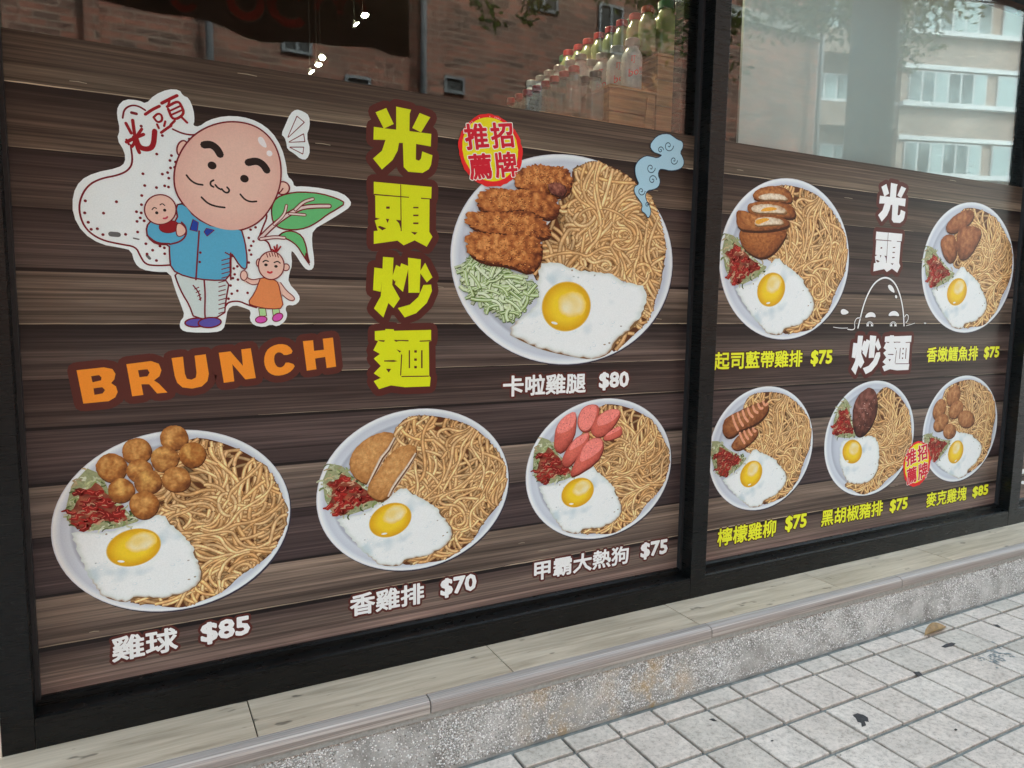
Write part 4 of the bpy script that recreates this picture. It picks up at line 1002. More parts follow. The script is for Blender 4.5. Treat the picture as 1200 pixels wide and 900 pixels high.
def food(pl, pic):
    ink = Ink(.0018, 4e-6)
    if pl == 'P1':
        rg = random.Random(4)
        for i, (x, y, r) in enumerate([(590, 88, 63), (422, 148, 66), (547, 183, 63), (672, 165, 61), (310, 223, 70), (437, 238, 60), (600, 275, 64), (472, 287, 62), (352, 325, 60), (455, 390, 67)]):
            pts = z1([(x+r*math.cos(a)*1.02*(1+.03*math.sin(3*a+i)), y+r*math.sin(a)*(.93+.04*math.cos(2*a+i))) for a in [6.283*k/18 for k in range(18)]])
            crumb(ink, pw(pts), BR[0], lerp(BR[1], c(160, 100, 44), rg.random()), lerp(BR[2], c(220, 176, 96), rg.random()), i*3, jag=.02, grain=45, light=(-.3, .6))
        nm = 'fried_balls'
    elif pl == 'P2':
        z = ZM(360, 470, 4.392)
        for k, (pts, side) in enumerate([([(440, 160), (452, 190), (385, 290), (312, 428), (268, 412), (225, 375), (214, 310), (240, 250), (300, 192), (380, 158)], [(452, 188), (420, 250), (385, 292), (345, 370), (314, 430)]), ([(500, 222), (575, 232), (525, 330), (455, 420), (420, 490), (370, 514), (330, 495), (300, 455), (355, 370), (430, 262)], [(560, 268), (520, 335), (470, 405), (440, 450), (418, 492)])]):
            crumb(ink, pw(z(pts)), *KA, 5+k, grain=70, jag=.015, light=(-.3, .5), kk=.9, it=1)
            ink.strip(pw(z(side)), .018, c(196, 178, 156), False, True); ink.strip(pw(z([(x+3, y+2) for x, y in side])), .006, c(108, 72, 44), False, True); ink.strip(pw(z([(x-4, y-1) for x, y in side])), .005, c(226, 214, 200), False, True)
        nm = 'breaded_cutlet'
    elif pl == 'P3':
        z = ZM(605, 460, 5); body, face, dk = c(200, 98, 84), c(232, 136, 124), c(136, 56, 46)
        P = [([(345, 105), (352, 160), (340, 260), (268, 360), (218, 335), (222, 260), (232, 200), (275, 140)], [(345, 105), (350, 150), (325, 215), (240, 248), (234, 205), (275, 140)]),
             ([(430, 68), (478, 72), (488, 105), (470, 170), (430, 228), (385, 232), (356, 195), (360, 140), (385, 90)], [(430, 72), (468, 74), (472, 110), (455, 170), (425, 220), (385, 226), (362, 190), (365, 140), (388, 92)]),
             ([(470, 140), (540, 95), (612, 98), (602, 150), (540, 235), (482, 266), (432, 238), (440, 195)], [(478, 140), (540, 97), (610, 100), (590, 148), (520, 190), (468, 196)]),
             ([(608, 190), (624, 232), (602, 262), (522, 286), (504, 264), (550, 222)], [(608, 194), (612, 215), (560, 240), (512, 262), (548, 224)]),
             ([(402, 235), (430, 232), (420, 290), (350, 390), (300, 442), (266, 422), (270, 372), (330, 275)], [(402, 238), (426, 236), (400, 290), (345, 325), (300, 345), (335, 275)]),
             ([(505, 268), (512, 330), (470, 410), (330, 496), (310, 482), (340, 410), (395, 300), (450, 262)], [(500, 270), (506, 325), (440, 380), (365, 415), (380, 340), (410, 292), (452, 266)])]
        for i, (b_, f_) in enumerate(P):
            crumb(ink, pw(z(b_)), dk, body, c(218, 118, 102), i, grain=20, jag=0, kk=.4, it=1); q = smooth(pw(z(f_)), 1)
            ink.blob(q, lambda x, zz, r, a: mul(lerp(face, c(238, 140, 132), .4+nz(x, zz, 60, 4)), 1-.10*max(0, r-.85)*6), 8, 36)
            rg = random.Random(i)
            for k in range(7): p = q[rg.randrange(len(q))]; cx = sum(v[0] for v in q)/len(q); cz_ = sum(v[1] for v in q)/len(q); t = rg.random()*.8; ink.disc(cx+(p[0]-cx)*t, cz_+(p[1]-cz_)*t, .0017, None, c(160, 70, 60), 6)
        nm = 'sausage_pieces'
    elif pl == 'R1':
        z = ZM(830, 200, 4.283)
        crumb(ink, pw(z([(148, 305), (200, 290), (300, 300), (400, 290), (380, 345), (330, 412), (270, 442), (210, 420), (165, 375)])), FR[0], c(144, 84, 42), c(184, 120, 66), 2, grain=80, jag=.01, it=1)
        for k, (p, q) in enumerate([([(218, 132), (240, 92), (330, 72), (405, 95), (425, 140), (410, 165), (330, 152), (250, 152)], [(245, 128), (300, 112), (370, 118), (410, 150), (330, 146), (260, 146)]), ([(188, 190), (210, 158), (330, 152), (430, 175), (442, 232), (405, 242), (300, 226), (220, 222)], [(205, 180), (280, 165), (370, 178), (405, 215), (320, 212), (230, 212)]), ([(138, 215), (160, 192), (235, 225), (330, 222), (400, 248), (412, 275), (330, 298), (220, 302), (145, 292)], [(232, 240), (300, 230), (370, 245), (385, 270), (300, 272), (230, 280)])]):
            crumb(ink, pw(z(p)), FR[0], c(150, 90, 46), c(196, 136, 78), k, grain=70, jag=.02, it=1)
            crumb(ink, pw(z(q)), c(150, 110, 70), c(214, 196, 168), c(238, 230, 214), k+7, grain=60, jag=.03, it=1)
            if k: ink.poly(smooth(pw(z([(232, 262), (240, 245), (290, 236), (310, 246), (280, 258), (250, 272)] if k == 2 else [(255, 205), (280, 185), (330, 182), (350, 195), (300, 205)])), 2), c(226, 166, 60))
        nm = 'sliced_cheese_cutlet'
    elif pl == 'R2':
        z = ZM(1070, 225, 5.146)
        for k, p in enumerate([[(192, 215), (215, 175), (255, 135), (330, 102), (372, 122), (360, 165), (330, 200), (300, 215), (250, 250), (205, 242)], [(158, 290), (210, 248), (258, 268), (268, 390), (222, 440), (180, 390)], [(270, 222), (340, 200), (420, 225), (400, 290), (335, 400), (275, 412), (256, 310)]]):
            crumb(ink, pw(z(p)), FR[0], c(140, 82, 48), c(186, 126, 80), k*2+1, grain=40, jag=.02, it=2)
        nm = 'fish_fillet_pieces'
    elif pl == 'R3':
        z = ZM(825, 440, 4.706)
        for k, p in enumerate([[(98, 275), (118, 235), (160, 210), (250, 168), (330, 138), (360, 160), (350, 205), (295, 265), (200, 300), (150, 345), (108, 335)], [(148, 380), (190, 325), (250, 290), (300, 290), (298, 330), (245, 385), (190, 416), (155, 405)]]):
            crumb(ink, pw(z(p)), FR[0], c(138, 84, 48), c(180, 124, 78), k*2+1, grain=60, jag=.02, it=2)
        for zz in [[(156+28*k, 222-13*k), (166+28*k, 262-16*k), (186+27*k, 300-24*k)] for k in range(7)]+[[(196+24*k, 318-9*k), (205+24*k, 345-12*k), (222+20*k, 372-22*k)] for k in range(4)]:
            ink.strip(pw(z(smooth(zz, 2, False))), .013, c(222, 160, 126), True); 
        nm = 'chicken_strips_with_sauce'
    elif pl == 'R4':
        z = ZM(825, 440, 4.706)
        crumb(ink, pw(z([(915, 62), (945, 85), (958, 140), (950, 210), (920, 285), (870, 338), (830, 330), (815, 260), (820, 170), (850, 105), (885, 80)])), c(48, 24, 20), c(98, 56, 46), c(150, 100, 88), 3, grain=34, jag=.02, kk=1.3)
        rg = random.Random(5)
        for k in range(46): u, v = rg.uniform(-1, 1), rg.uniform(-1, 1); p = W(*z([(888+48*u*.8+18*-v, 205+100*v*.85)])[0]); ink.disc(p[0], p[1], rg.uniform(.002, .006), rg.uniform(.001, .003), rg.choice([c(190, 160, 152), c(60, 30, 22), c(150, 104, 90)]), 7)
        nm = 'pork_steak'
    elif pl == 'R5':
        z = ZM(1040, 430, 5)
        for k, (x, y, a, b_, r) in enumerate([(385, 168, 38, 66, -.35), (302, 250, 36, 66, -.3), (400, 250, 38, 58, -.5), (312, 328, 38, 58, -.6), (460, 305, 50, 52, 0), (362, 376, 38, 46, -.3)]):
            crumb(ink, pw(z([(x+a*math.cos(t)*math.cos(r)-b_*math.sin(t)*math.sin(r)*-1, y+b_*math.sin(t)*math.cos(r)-a*math.cos(t)*math.sin(r)) for t in [6.283*q/16 for q in range(16)]])), c(92, 54, 30), c(156, 104, 62), c(196, 146, 98), k, grain=45, jag=.02)
        nm = 'chicken_nuggets'
    elif pl == 'P0':
        z = z0_
        for k, p in enumerate([[(285, 122), (320, 90), (380, 76), (430, 84), (490, 88), (515, 120), (520, 165), (500, 205), (440, 215), (350, 182), (280, 168)], [(125, 215), (150, 185), (200, 172), (280, 182), (350, 182), (430, 195), (468, 245), (455, 292), (405, 300), (350, 265), (290, 262), (200, 276), (138, 262)], [(82, 285), (110, 270), (200, 274), (330, 266), (372, 276), (405, 305), (435, 345), (425, 375), (370, 378), (250, 362), (150, 352), (92, 322)], [(88, 370), (110, 345), (200, 362), (330, 366), (385, 380), (398, 420), (388, 478), (345, 522), (290, 500), (240, 485), (160, 478), (92, 440)]]):
            crumb(ink, pw(z(p)), c(92, 42, 22), c(172, 102, 52), c(220, 156, 90), k*2+1, rings=34, n=120, grain=48, jag=.07, kk=1.7, it=1)
            rg = random.Random(k); q = pw(z(p)); cx = sum(v[0] for v in q)/len(q); cz_ = sum(v[1] for v in q)/len(q)
            for j in range(150):
                a = q[rg.randrange(len(q))]; b2 = q[rg.randrange(len(q))]; t, u = rg.random(), rg.random()**.6*.92; x = cx+((a[0]*t+b2[0]*(1-t))-cx)*u; zz = cz_+((a[1]*t+b2[1]*(1-t))-cz_)*u
                s_ = rg.uniform(.0015, .004); ink.disc(x+s_*.4, zz-s_*.5, s_, s_*.8, c(96, 48, 24), 6); ink.disc(x, zz, s_, s_*.75, rg.choice([c(214, 152, 88), c(178, 108, 56), c(196, 128, 68)]), 6)
        crumb(ink, pw(z([(414, 165), (440, 150), (480, 155), (500, 185), (480, 214), (430, 200)])), c(56, 26, 22), c(110, 60, 50), c(160, 104, 84), 9, jag=.1, kk=1.5)
        nm = 'fried_chicken_pieces'
    ink.build(nm, pic, 'food')
labs = dict(P0='largest noodle plate, with fried chicken, cucumber shreds and egg', P1='noodle plate with ten fried balls', P2='noodle plate with two pieces of breaded cutlet', P3='noodle plate with pink sausage pieces', R1='noodle plate with sliced cheese cutlet', R2='noodle plate with three fish pieces', R3='noodle plate with sauce striped chicken', R4='noodle plate with dark pork steak', R5='noodle plate with chicken nuggets')
for pl in PL:
    fm = filmA if pl[0] == 'P' else filmB; pic = plate(pl, fm, labs[pl])
    if pl == 'P0':
        xf_ = plate_xf(pl, 0); N0.build('noodles', pic, 'food', xf_); E0.build('fried_egg', pic, 'ink', xf_); food(pl, pic); cuke().build('cucumber_shreds', pic, 'ink', xf_)
        continue
    rot = ang(pl)-A1; xf_ = plate_xf(pl, rot); (N1 if pl in ('P1', 'P3', 'R2', 'R4') else N2).build('noodles', pic, 'food', xf_)
    if pl == 'R4': xe = plate_xf(pl, 0); egg(eggR4, unit(pl, [YOLK[pl]])[0], (.19, .22), .9, .0012, (.03, .05)).build('fried_egg', pic, 'ink', xe)
    else: E1.build('fried_egg', pic, 'ink', xf_)
    (G1 if pl in ('P1', 'P3', 'R3') else G2).build('salad_with_ketchup', pic, 'food', xf_); food(pl, pic)

# ---- title glyphs, drawn from the photograph's heavy letter shapes
zA, zB2, zC, zD = ZM(420, 110, 6), ZM(420, 200, 6), ZM(0, 0, 1), ZM(340, 340, 4.615)
TG = {}
TG['光'] = [zA([(120, 130), (195, 100), (248, 212), (178, 245)]), zA([(265, 90), (370, 112), (360, 140), (358, 262), (512, 282), (508, 370), (405, 352), (403, 462), (425, 470), (440, 455), (448, 405), (520, 432), (510, 500), (495, 530), (450, 556), (350, 548), (318, 515), (312, 345), (285, 345), (275, 400), (240, 465), (165, 532), (102, 455), (165, 400), (190, 325), (105, 322), (108, 232), (200, 245), (265, 252)]), zA([(430, 135), (505, 165), (440, 272), (378, 240)])], []
TG['頭'] = [zB2([(108, 78), (515, 115), (512, 195), (500, 200), (498, 430), (520, 465), (480, 535), (395, 490), (318, 525), (275, 492), (108, 515), (108, 425), (135, 422), (115, 350), (150, 338), (120, 330), (118, 178), (108, 165)])], [zB2(q) for q in ([(294, 97), (300, 97), (304, 425), (297, 425)], [(110, 163), (355, 184), (355, 191), (110, 172)], [(440, 190), (510, 196), (510, 203), (440, 198)], [(195, 252), (220, 252), (220, 268), (195, 268)], [(385, 255), (422, 255), (422, 265), (385, 265)], [(385, 309), (422, 309), (422, 320), (385, 320)], [(385, 364), (422, 364), (422, 376), (385, 376)], [(192, 338), (216, 340), (205, 368)], [(368, 430), (415, 434), (396, 452)], [(262, 345), (300, 350), (298, 412), (285, 370)], [(135, 395), (150, 388), (196, 405), (168, 420)])]
TG['炒'] = [[(438.5, 313.5), (449, 315), (446, 342), (437, 340)], [(448.7, 301), (461, 302), (459.5, 334), (468.5, 350), (461, 361), (455, 355), (449, 372), (438, 361.5), (446, 347), (447.5, 328)], [(464, 310.5), (471, 314), (463, 330), (459, 326)], [(470, 308.5), (479, 312), (472, 342), (462.5, 333)], [(478, 302), (493, 304), (491.5, 343), (478.5, 343)], [(498, 308), (506.5, 325), (500, 331), (491.5, 319)], [(505, 333.5), (506, 341), (500, 355), (487.5, 367), (474, 372), (466, 361), (480, 357), (490, 348), (496, 334)]], []
TG['麵'] = [zD([(458, 222), (515, 217), (515, 210), (560, 212), (562, 220), (762, 215), (762, 275), (750, 280), (752, 465), (760, 472), (755, 520), (620, 525), (545, 515), (480, 535), (452, 492), (490, 475), (452, 450), (490, 410), (452, 370), (485, 345), (450, 325), (475, 275), (458, 270)])], [zD(q) for q in ([(585, 269), (640, 270), (640, 277), (585, 275)], [(700, 273), (760, 270), (760, 277), (700, 279)], [(641, 325), (648, 325), (648, 422), (641, 422)], [(708, 325), (716, 325), (716, 422), (708, 422)], [(671, 325), (685, 325), (685, 338), (671, 338)], [(671, 369), (685, 369), (685, 382), (671, 382)], [(671, 410), (685, 410), (685, 423), (671, 423)], [(602, 464), (750, 462), (750, 468), (602, 470)], [(600, 345), (606, 350), (600, 462), (594, 462)], [(508, 380), (560, 378), (580, 384), (560, 388), (508, 386)], [(518, 425), (546, 426), (533, 446)], [(474, 270), (512, 271), (508, 280), (486, 277)], [(560, 268), (600, 272), (572, 280)], [(575, 320), (600, 330), (592, 338)])]
def title(ink, ch, fill, outl, box=None, ow=.025, cut=None):
    solids, cuts = TG[ch]; S_ = [pw(p) for p in solids]; Cc = [pw(p) for p in cuts]
    xs = [p[0] for q in S_ for p in q]; zs_ = [p[1] for q in S_ for p in q]
    if box is not None:
        x0, x1, zz0, zz1 = min(xs), max(xs), min(zs_), max(zs_); g = lambda p: (box[0]+(p[0]-x0)/(x1-x0)*(box[1]-box[0]), box[2]+(p[1]-zz0)/(zz1-zz0)*(box[3]-box[2]))
        S_ = [[g(p) for p in q] for q in S_]; Cc = [[g(p) for p in q] for q in Cc]
    for q in S_: ink.stroke([(q[i], q[(i+1) % len(q)]) for i in range(len(q))], ow*2, outl); 
    for q in S_: ink.poly(q, outl)
    ink.up(3)
    for q in S_: ink.poly(q, fill)
    for q in Cc: ink.poly(q, cut or outl)
YEL = c(222, 228, 22); MAR = c(84, 38, 34); WHI = c(244, 247, 252); ORA = c(244, 146, 44); MAR2 = c(86, 42, 36)
def letter(ink, name, film_): return ink.build(name, film_)
for ch in '光頭炒麵':
    ink = Ink(.0003); title(ink, ch, YEL, MAR); letter(ink, 'title_character', filmA)
for ch, (pl_, pr_) in zip('光頭炒麵', (((1030, 213, 260), (1061.5, 216, 262)), ((1025, 270, 318), (1056, 275, 320)), ((998, 392, 440), (1031.5, 394, 437)), ((1034.7, 393, 437), (1066.7, 392.5, 432)))):
    a = W(pl_[0], (pl_[1]+pl_[2])/2); b_ = W(pr_[0], (pr_[1]+pr_[2])/2); zt = (W(pl_[0], pl_[1])[1]+W(pr_[0], pr_[1])[1])/2; zb_ = (W(pl_[0], pl_[2])[1]+W(pr_[0], pr_[2])[1])/2
    ink = Ink(.0003); title(ink, ch, WHI, MAR, (a[0], b_[0], zb_, zt), .022); letter(ink, 'title_character', filmB)
zb = ZM(75, 380, 3.529)
BR_ = [('B', [(52, 190), (165, 178), (200, 185), (213, 205), (208, 228), (195, 243), (215, 257), (222, 280), (212, 302), (185, 318), (80, 328)], [[(112, 215), (145, 210), (155, 220), (153, 232), (118, 240)], [(122, 265), (158, 260), (170, 272), (160, 286), (126, 292)]]),
       ('R', [(258, 165), (360, 152), (392, 163), (403, 190), (395, 215), (372, 232), (392, 245), (428, 282), (385, 286), (352, 248), (320, 248), (328, 292), (282, 298)], [[(306, 190), (345, 186), (354, 200), (345, 215), (312, 219)]]),
       ('U', [(445, 140), (492, 134), (500, 205), (508, 225), (528, 229), (545, 220), (548, 200), (540, 130), (586, 124), (599, 205), (593, 235), (570, 257), (530, 266), (490, 261), (468, 242), (458, 215)], []),
       ('N', [(640, 118), (688, 112), (740, 172), (733, 104), (772, 99), (793, 222), (750, 228), (696, 165), (704, 236), (661, 242)], []),
       ('C', [(950, 118), (912, 130), (900, 118), (885, 115), (871, 125), (868, 150), (878, 174), (895, 180), (910, 172), (918, 155), (958, 167), (943, 192), (915, 208), (880, 214), (850, 204), (832, 180), (826, 145), (836, 110), (860, 90), (895, 80), (930, 88)], []),
       ('H', [(988, 70), (1030, 66), (1034, 110), (1075, 105), (1070, 60), (1112, 55), (1125, 175), (1086, 181), (1080, 135), (1038, 142), (1044, 186), (1004, 192)], [])]
for ch, o_, hs in BR_:
    ink = Ink(.0003); q = pw(zb(o_)); H = [pw(zb(h)) for h in hs]
    if ch in 'UC': q = smooth(q, 1) if ch == 'C' else q
    ink.stroke([(q[i], q[(i+1) % len(q)]) for i in range(len(q))], .046, MAR2); ink.poly(q, MAR2); ink.up(3); ink.poly(q, ORA, H); letter(ink, 'brunch_letter', filmA)
LT = [(filmA, 'w', '雞球', (130.8, 746, 778), (208.3, 735, 761)), (filmA, 'w', '$85', (235, 729, 756), (293, 722, 747)),
      (filmA, 'w', '香雞排', (410, 696, 722), (497, 683.3, 708)), (filmA, 'w', '$70', (516, 678, 702), (558.3, 672, 694)),
      (filmA, 'w', '甲霸大熱狗', (625.8, 657, 680.5), (736.7, 639.8, 660.4)), (filmA, 'w', '$75', (750.6, 635, 656.4), (782.3, 632.5, 651)),
      (filmA, 'w', '卡啦雞腿', (589.3, 440, 464.5), (686.5, 437, 461)), (filmA, 'w', '$80', (701.8, 436, 458), (737, 435, 456)),
      (filmB, 'y', '起司藍帶雞排', (836.7, 412.7, 433), (940.3, 410, 430.5)), (filmB, 'y', '$75', (950, 410, 430), (975.4, 410, 428)),
      (filmB, 'y', '香嫩鱈魚排', (1086, 407, 425), (1146, 405, 422)), (filmB, 'y', '$75', (1153, 406, 422), (1171, 405.7, 420)),
      (filmB, 'y', '檸檬雞柳', (840.7, 619, 640), (909.3, 609, 629)), (filmB, 'y', '$75', (920, 604, 624), (945.3, 602, 620)),
      (filmB, 'y', '黑胡椒豬排', (962.5, 597.5, 617), (1034.5, 586.4, 604)), (filmB, 'y', '$75', (1042.6, 585, 602), (1063.6, 583, 598)),
      (filmB, 'y', '麥克雞塊', (1085.5, 577, 594), (1132.6, 570.5, 587)), (filmB, 'y', '$85', (1139.5, 570, 584.5), (1158, 567.5, 581))]
for fm, k, txt, a, b_ in LT:
    ink = Ink(.0003); d = txt[0] == '$'
    if k == 'w': text_px(ink, txt, a, b_, WHI, .0048 if not d else .0072, MAR2, .0078)
    else: text_px(ink, txt, a, b_, c(238, 240, 50), .0042 if not d else .008, c(70, 40, 22), .005)
    letter(ink, 'price_lettering' if d else 'dish_name_lettering', fm)

# ---- round badges
def badge(fm, cx, cz, rx, rz, chars, th, sz, ring_):
    ink = Ink(.0022); rg = random.Random(5)
    out = [(cx+rx*(1+rg.uniform(-.02, .02))*math.cos(a)*1.0, cz+rz*(1+rg.uniform(-.02, .02))*math.sin(a)) for a in [6.2832*k/60 for k in range(60)]]
    ink.poly(out, c(226, 36, 40)); ink.up(2)
    ink.poly([(cx-.002+rx*.87*(1+rg.uniform(-.012, .012))*math.cos(a), cz+.004+rz*.88*math.sin(a)) for a in [6.2832*k/60 for k in range(60)]], c(240, 226, 24) if ring_ else c(244, 232, 40))
    for k in range(14): a = rg.uniform(.6, 1.7)+1.2*(k % 2); ink.disc(cx+rx*.93*math.cos(a), cz+rz*.94*math.sin(a), .003, .0015, c(238, 190, 190), 6, a)
    o = ink.build('badge', fm); o['label'] = 'red rimmed yellow badge' 
    for ch, (u, v) in zip(chars, ((-1, 1), (1, 1), (-1, -1), (1, -1))):
        i2 = Ink(.0026); ca, sa = math.cos(th), math.sin(th); ax, az = u*sz[0]*.56, v*sz[1]*.57
        x, z = cx+ax*ca-az*sa, cz+az*ca+ax*sa; put_text(i2, ch, (x-sz[0]/2, x+sz[0]/2, z-sz[1]/2, z+sz[1]/2), c(206, 24, 50), .0055*ring_, c(248, 236, 226), .003, th); i2.build('badge_character', o)
badge(filmA, .9796*S, CAMH+.4476*S, .1062*S, .1043*S, '推招薦牌', .16, (.092, .090), 1.0)
badge(filmB, 3.1565*S, CAMH-.7034*S, .0989*S, .1046*S, '推招薦牌', .16, (.088, .092), .95)

# ---- cloud scroll
ink = Ink(.0030)
cloud = [(761, 171), (766, 163), (773, 158), (783, 157), (789, 161), (793, 164), (799, 166), (800, 172), (796, 179), (799, 184), (801, 190), (799, 196), (793, 199), (785, 200), (777, 198), (772, 198), (770, 205), (773, 212), (771, 219), (765, 222), (758, 223), (755, 229), (757, 236), (761, 243), (762, 250), (759, 256), (756, 250), (751, 247), (753, 240), (748, 233), (743, 226), (743, 219), (749, 216), (746, 210), (744, 203), (744, 195), (748, 188), (756, 183), (763, 184), (770, 186), (776, 182), (771, 180), (765, 178)]
q = smooth(pw(cloud), 1); ink.stroke([(q[i], q[(i+1) % len(q)]) for i in range(len(q))], .007, c(24, 52, 78)); ink.up(2); ink.poly(q, c(168, 202, 218))
for (x, y, r, s_) in ((783, 171, 6.5, 1), (773.5, 176, 4, -1), (789, 188, 5, 1), (762, 197, 6, 1), (764, 211, 5.5, -1), (751, 224, 5, 1), (758, 240, 3, -1)):
    ink.strip([W(x+r*(1-t/22)*math.cos(s_*t*.42)*.9, y+r*(1-t/22)*math.sin(s_*t*.42)*1.1) for t in range(22)], .0035, c(24, 52, 78), False)
ink.build('cloud_scroll', filmA)

# ---- white line drawing between the right plates
zh = ZM(960, 300, 6); ink = Ink(.0004); DKL = c(48, 34, 30)
def two(pts, wd, s_=True): p = pw(zh(smooth(pts, 2, False))); ink.strip(p, wd+.007, DKL); ink.up(2); ink.strip(p, wd, WHI)
two([(272, 505), (290, 430), (310, 350), (340, 270), (380, 200), (420, 165), (460, 150), (500, 160), (535, 195), (560, 250), (580, 320), (592, 400), (596, 490)], .009)
two([(285, 435), (262, 436), (246, 470), (252, 508), (235, 520), (200, 515)], .005); two([(600, 430), (612, 408), (628, 420), (624, 452), (608, 470)], .005); two([(612, 490), (640, 482), (672, 472)], .003)
two([(100, 500), (150, 508), (200, 506)], .003)
for p in ([(318, 438), (328, 412), (345, 398), (368, 393), (392, 405), (399, 434), (365, 425)], [(483, 424), (492, 400), (512, 387), (535, 386), (555, 400), (564, 426), (525, 418)], [(480, 205), (500, 200), (522, 225), (532, 262), (505, 250), (486, 230)], [(530, 280), (538, 272), (548, 282), (546, 298), (534, 298)], [(148, 395), (153, 376), (175, 370), (212, 396), (185, 412), (158, 412)], [(730, 472), (742, 467), (756, 473), (742, 478)]):
    g = smooth(pw(zh(p)), 2); ink.stroke([(g[i], g[(i+1) % len(g)]) for i in range(len(g))], .006, DKL); ink.up(2); ink.poly(g, WHI)
for x in (354, 519):
    g = pw(zh([(x+26*math.cos(a), 494-34*math.sin(a)) for a in [math.pi*k/12 for k in range(13)]])); ink.poly(g, WHI)
    g = pw(zh([(x+9*math.cos(a), 484-12*math.sin(a)) for a in [6.283*k/14 for k in range(14)]])); ink.poly(g, DKL); g = pw(zh([(x-30+3*t, 500-34*math.sin(math.pi*t/20)) for t in range(21)])); ink.strip(g, .003, DKL, False)
ink.build('head_line_drawing', filmB)

# ---- cartoon sticker
zc = ZM(80, 90, 2.903); DR = c(116, 22, 36); SK = c(232, 192, 176); BL = c(96, 172, 206); BK = c(34, 26, 26)
stk = Ink(.0003)
whiteo = [(165, 130), (168, 100), (192, 76), (240, 80), (265, 92), (292, 62), (340, 42), (378, 44), (390, 64), (410, 72), (426, 110), (430, 150), (424, 166), (445, 170), (475, 148), (530, 133), (590, 135), (645, 152), (692, 186), (726, 240), (742, 300), (745, 338), (764, 354), (768, 374), (800, 372), (870, 380), (932, 395), (962, 422), (960, 442), (928, 464), (882, 492), (832, 520), (828, 560), (838, 630), (832, 656), (812, 658), (795, 640), (770, 600), (757, 590), (762, 640), (752, 668), (748, 700), (785, 740), (788, 762), (770, 778), (745, 776), (738, 790), (746, 808), (738, 832), (712, 850), (690, 842), (665, 852), (632, 846), (616, 826), (622, 796), (600, 786), (565, 776), (542, 790), (536, 830), (528, 860), (500, 870), (410, 870), (382, 860), (378, 836), (396, 812), (385, 780), (362, 720), (346, 664), (300, 664), (250, 656), (226, 634), (214, 590), (180, 582), (110, 570), (50, 532), (15, 470), (15, 400), (40, 352), (90, 326), (170, 310), (194, 292), (192, 255), (165, 212), (176, 180)]
stk.poly(smooth(pw(zc(whiteo)), 1), c(236, 246, 250))
spl = smooth(pw(zc([(775, 110), (800, 118), (820, 132), (822, 170), (810, 200), (824, 250), (812, 282), (790, 280), (770, 262), (745, 247), (742, 225), (736, 206), (724, 196), (740, 160), (755, 125)])), 1)
stk.poly(spl, c(236, 246, 250)); cart = stk.build('cartoon_sticker', filmA); cart['label'] = 'white cut-out sticker of a bald man with two children'
def P_(pts, it=2): return smooth(pw(zc(pts)), it)
def ell(x, y, rx, ry, rot=0, n=36): return pw(zc([(x+rx*math.cos(a)*math.cos(rot)-ry*math.sin(a)*math.sin(rot), y+rx*math.cos(a)*math.sin(rot)+ry*math.sin(a)*math.cos(rot)) for a in [6.2832*k/n for k in range(n)]]))
def shape(ink, pts, col, lw=.006, lc=None):
    if lw: ink.stroke([(pts[i], pts[(i+1) % len(pts)]) for i in range(len(pts))], lw, lc or DR); ink.up(2)
    ink.poly(pts, col)
    if lw: 
        p = pts+[pts[0], pts[1]]; ink.strip(p, lw*.5, lc or DR, False)
def line(ink, pts, wd=.005, col=None, it=2, taper=False): ink.strip(smooth(pw(zc(pts)), it, False), wd, col or DR, True, taper)
ink = Ink(.0006)
line(ink, [(212, 232), (220, 290), (205, 318), (170, 335), (110, 346), (65, 370), (38, 420), (38, 470), (60, 520), (110, 555), (180, 570), (230, 578), (245, 610), (262, 638), (300, 643), (355, 640)], .005)
line(ink, [(185, 140), (190, 110), (215, 96), (240, 100), (262, 114)], .005); line(ink, [(215, 122), (232, 126)], .008)
line(ink, [(355, 178), (385, 192), (415, 198), (440, 197)], .005); line(ink, [(535, 780), (545, 766), (580, 762), (610, 776), (640, 785)], .005)
rg = random.Random(6)
for x, y in [(58, 422), (56, 463), (68, 495), (78, 519), (99, 517), (118, 537), (120, 464), (164, 425), (195, 536), (254, 330), (260, 370), (300, 377), (328, 371), (320, 331), (338, 326), (341, 375), (250, 404), (249, 435), (232, 459), (248, 463), (234, 492), (236, 528), (245, 480), (258, 490), (301, 263), (346, 285), (365, 290), (351, 268), (362, 308), (348, 310), (342, 345), (412, 212), (248, 168), (320, 200), (264, 568), (287, 590), (268, 603), (312, 576), (327, 582), (328, 602), (300, 625), (660, 480), (637, 512), (620, 520), (614, 548), (630, 560), (622, 575), (616, 590), (622, 605), (614, 632), (575, 645), (563, 652), (566, 672), (560, 685), (577, 690), (552, 710), (575, 728), (556, 738), (610, 735), (545, 755)]:
    p = W(*zc([(x, y)])[0]); ink.disc(p[0], p[1], .0042, None, DR, 8)
for q_, w_ in (([(145, 535), (170, 537)], .014), ([(222, 549), (240, 553)], .004), ([(268, 608), (277, 618)], .008)): i3 = Ink(.0006); line(i3, q_, w_, c(104, 104, 104)); i3.build('print_mark', cart)
for t in ([(778, 135), (802, 155), (748, 205)], [(800, 195), (804, 220), (752, 222)], [(755, 240), (800, 240), (797, 262)]): i3 = Ink(.0006); shape(i3, pw(zc(t)), c(238, 240, 246), .004); i3.build('spark_mark', cart)
ink.build('sticker_outline', cart)
ink = Ink(.0008)                                   # brush characters
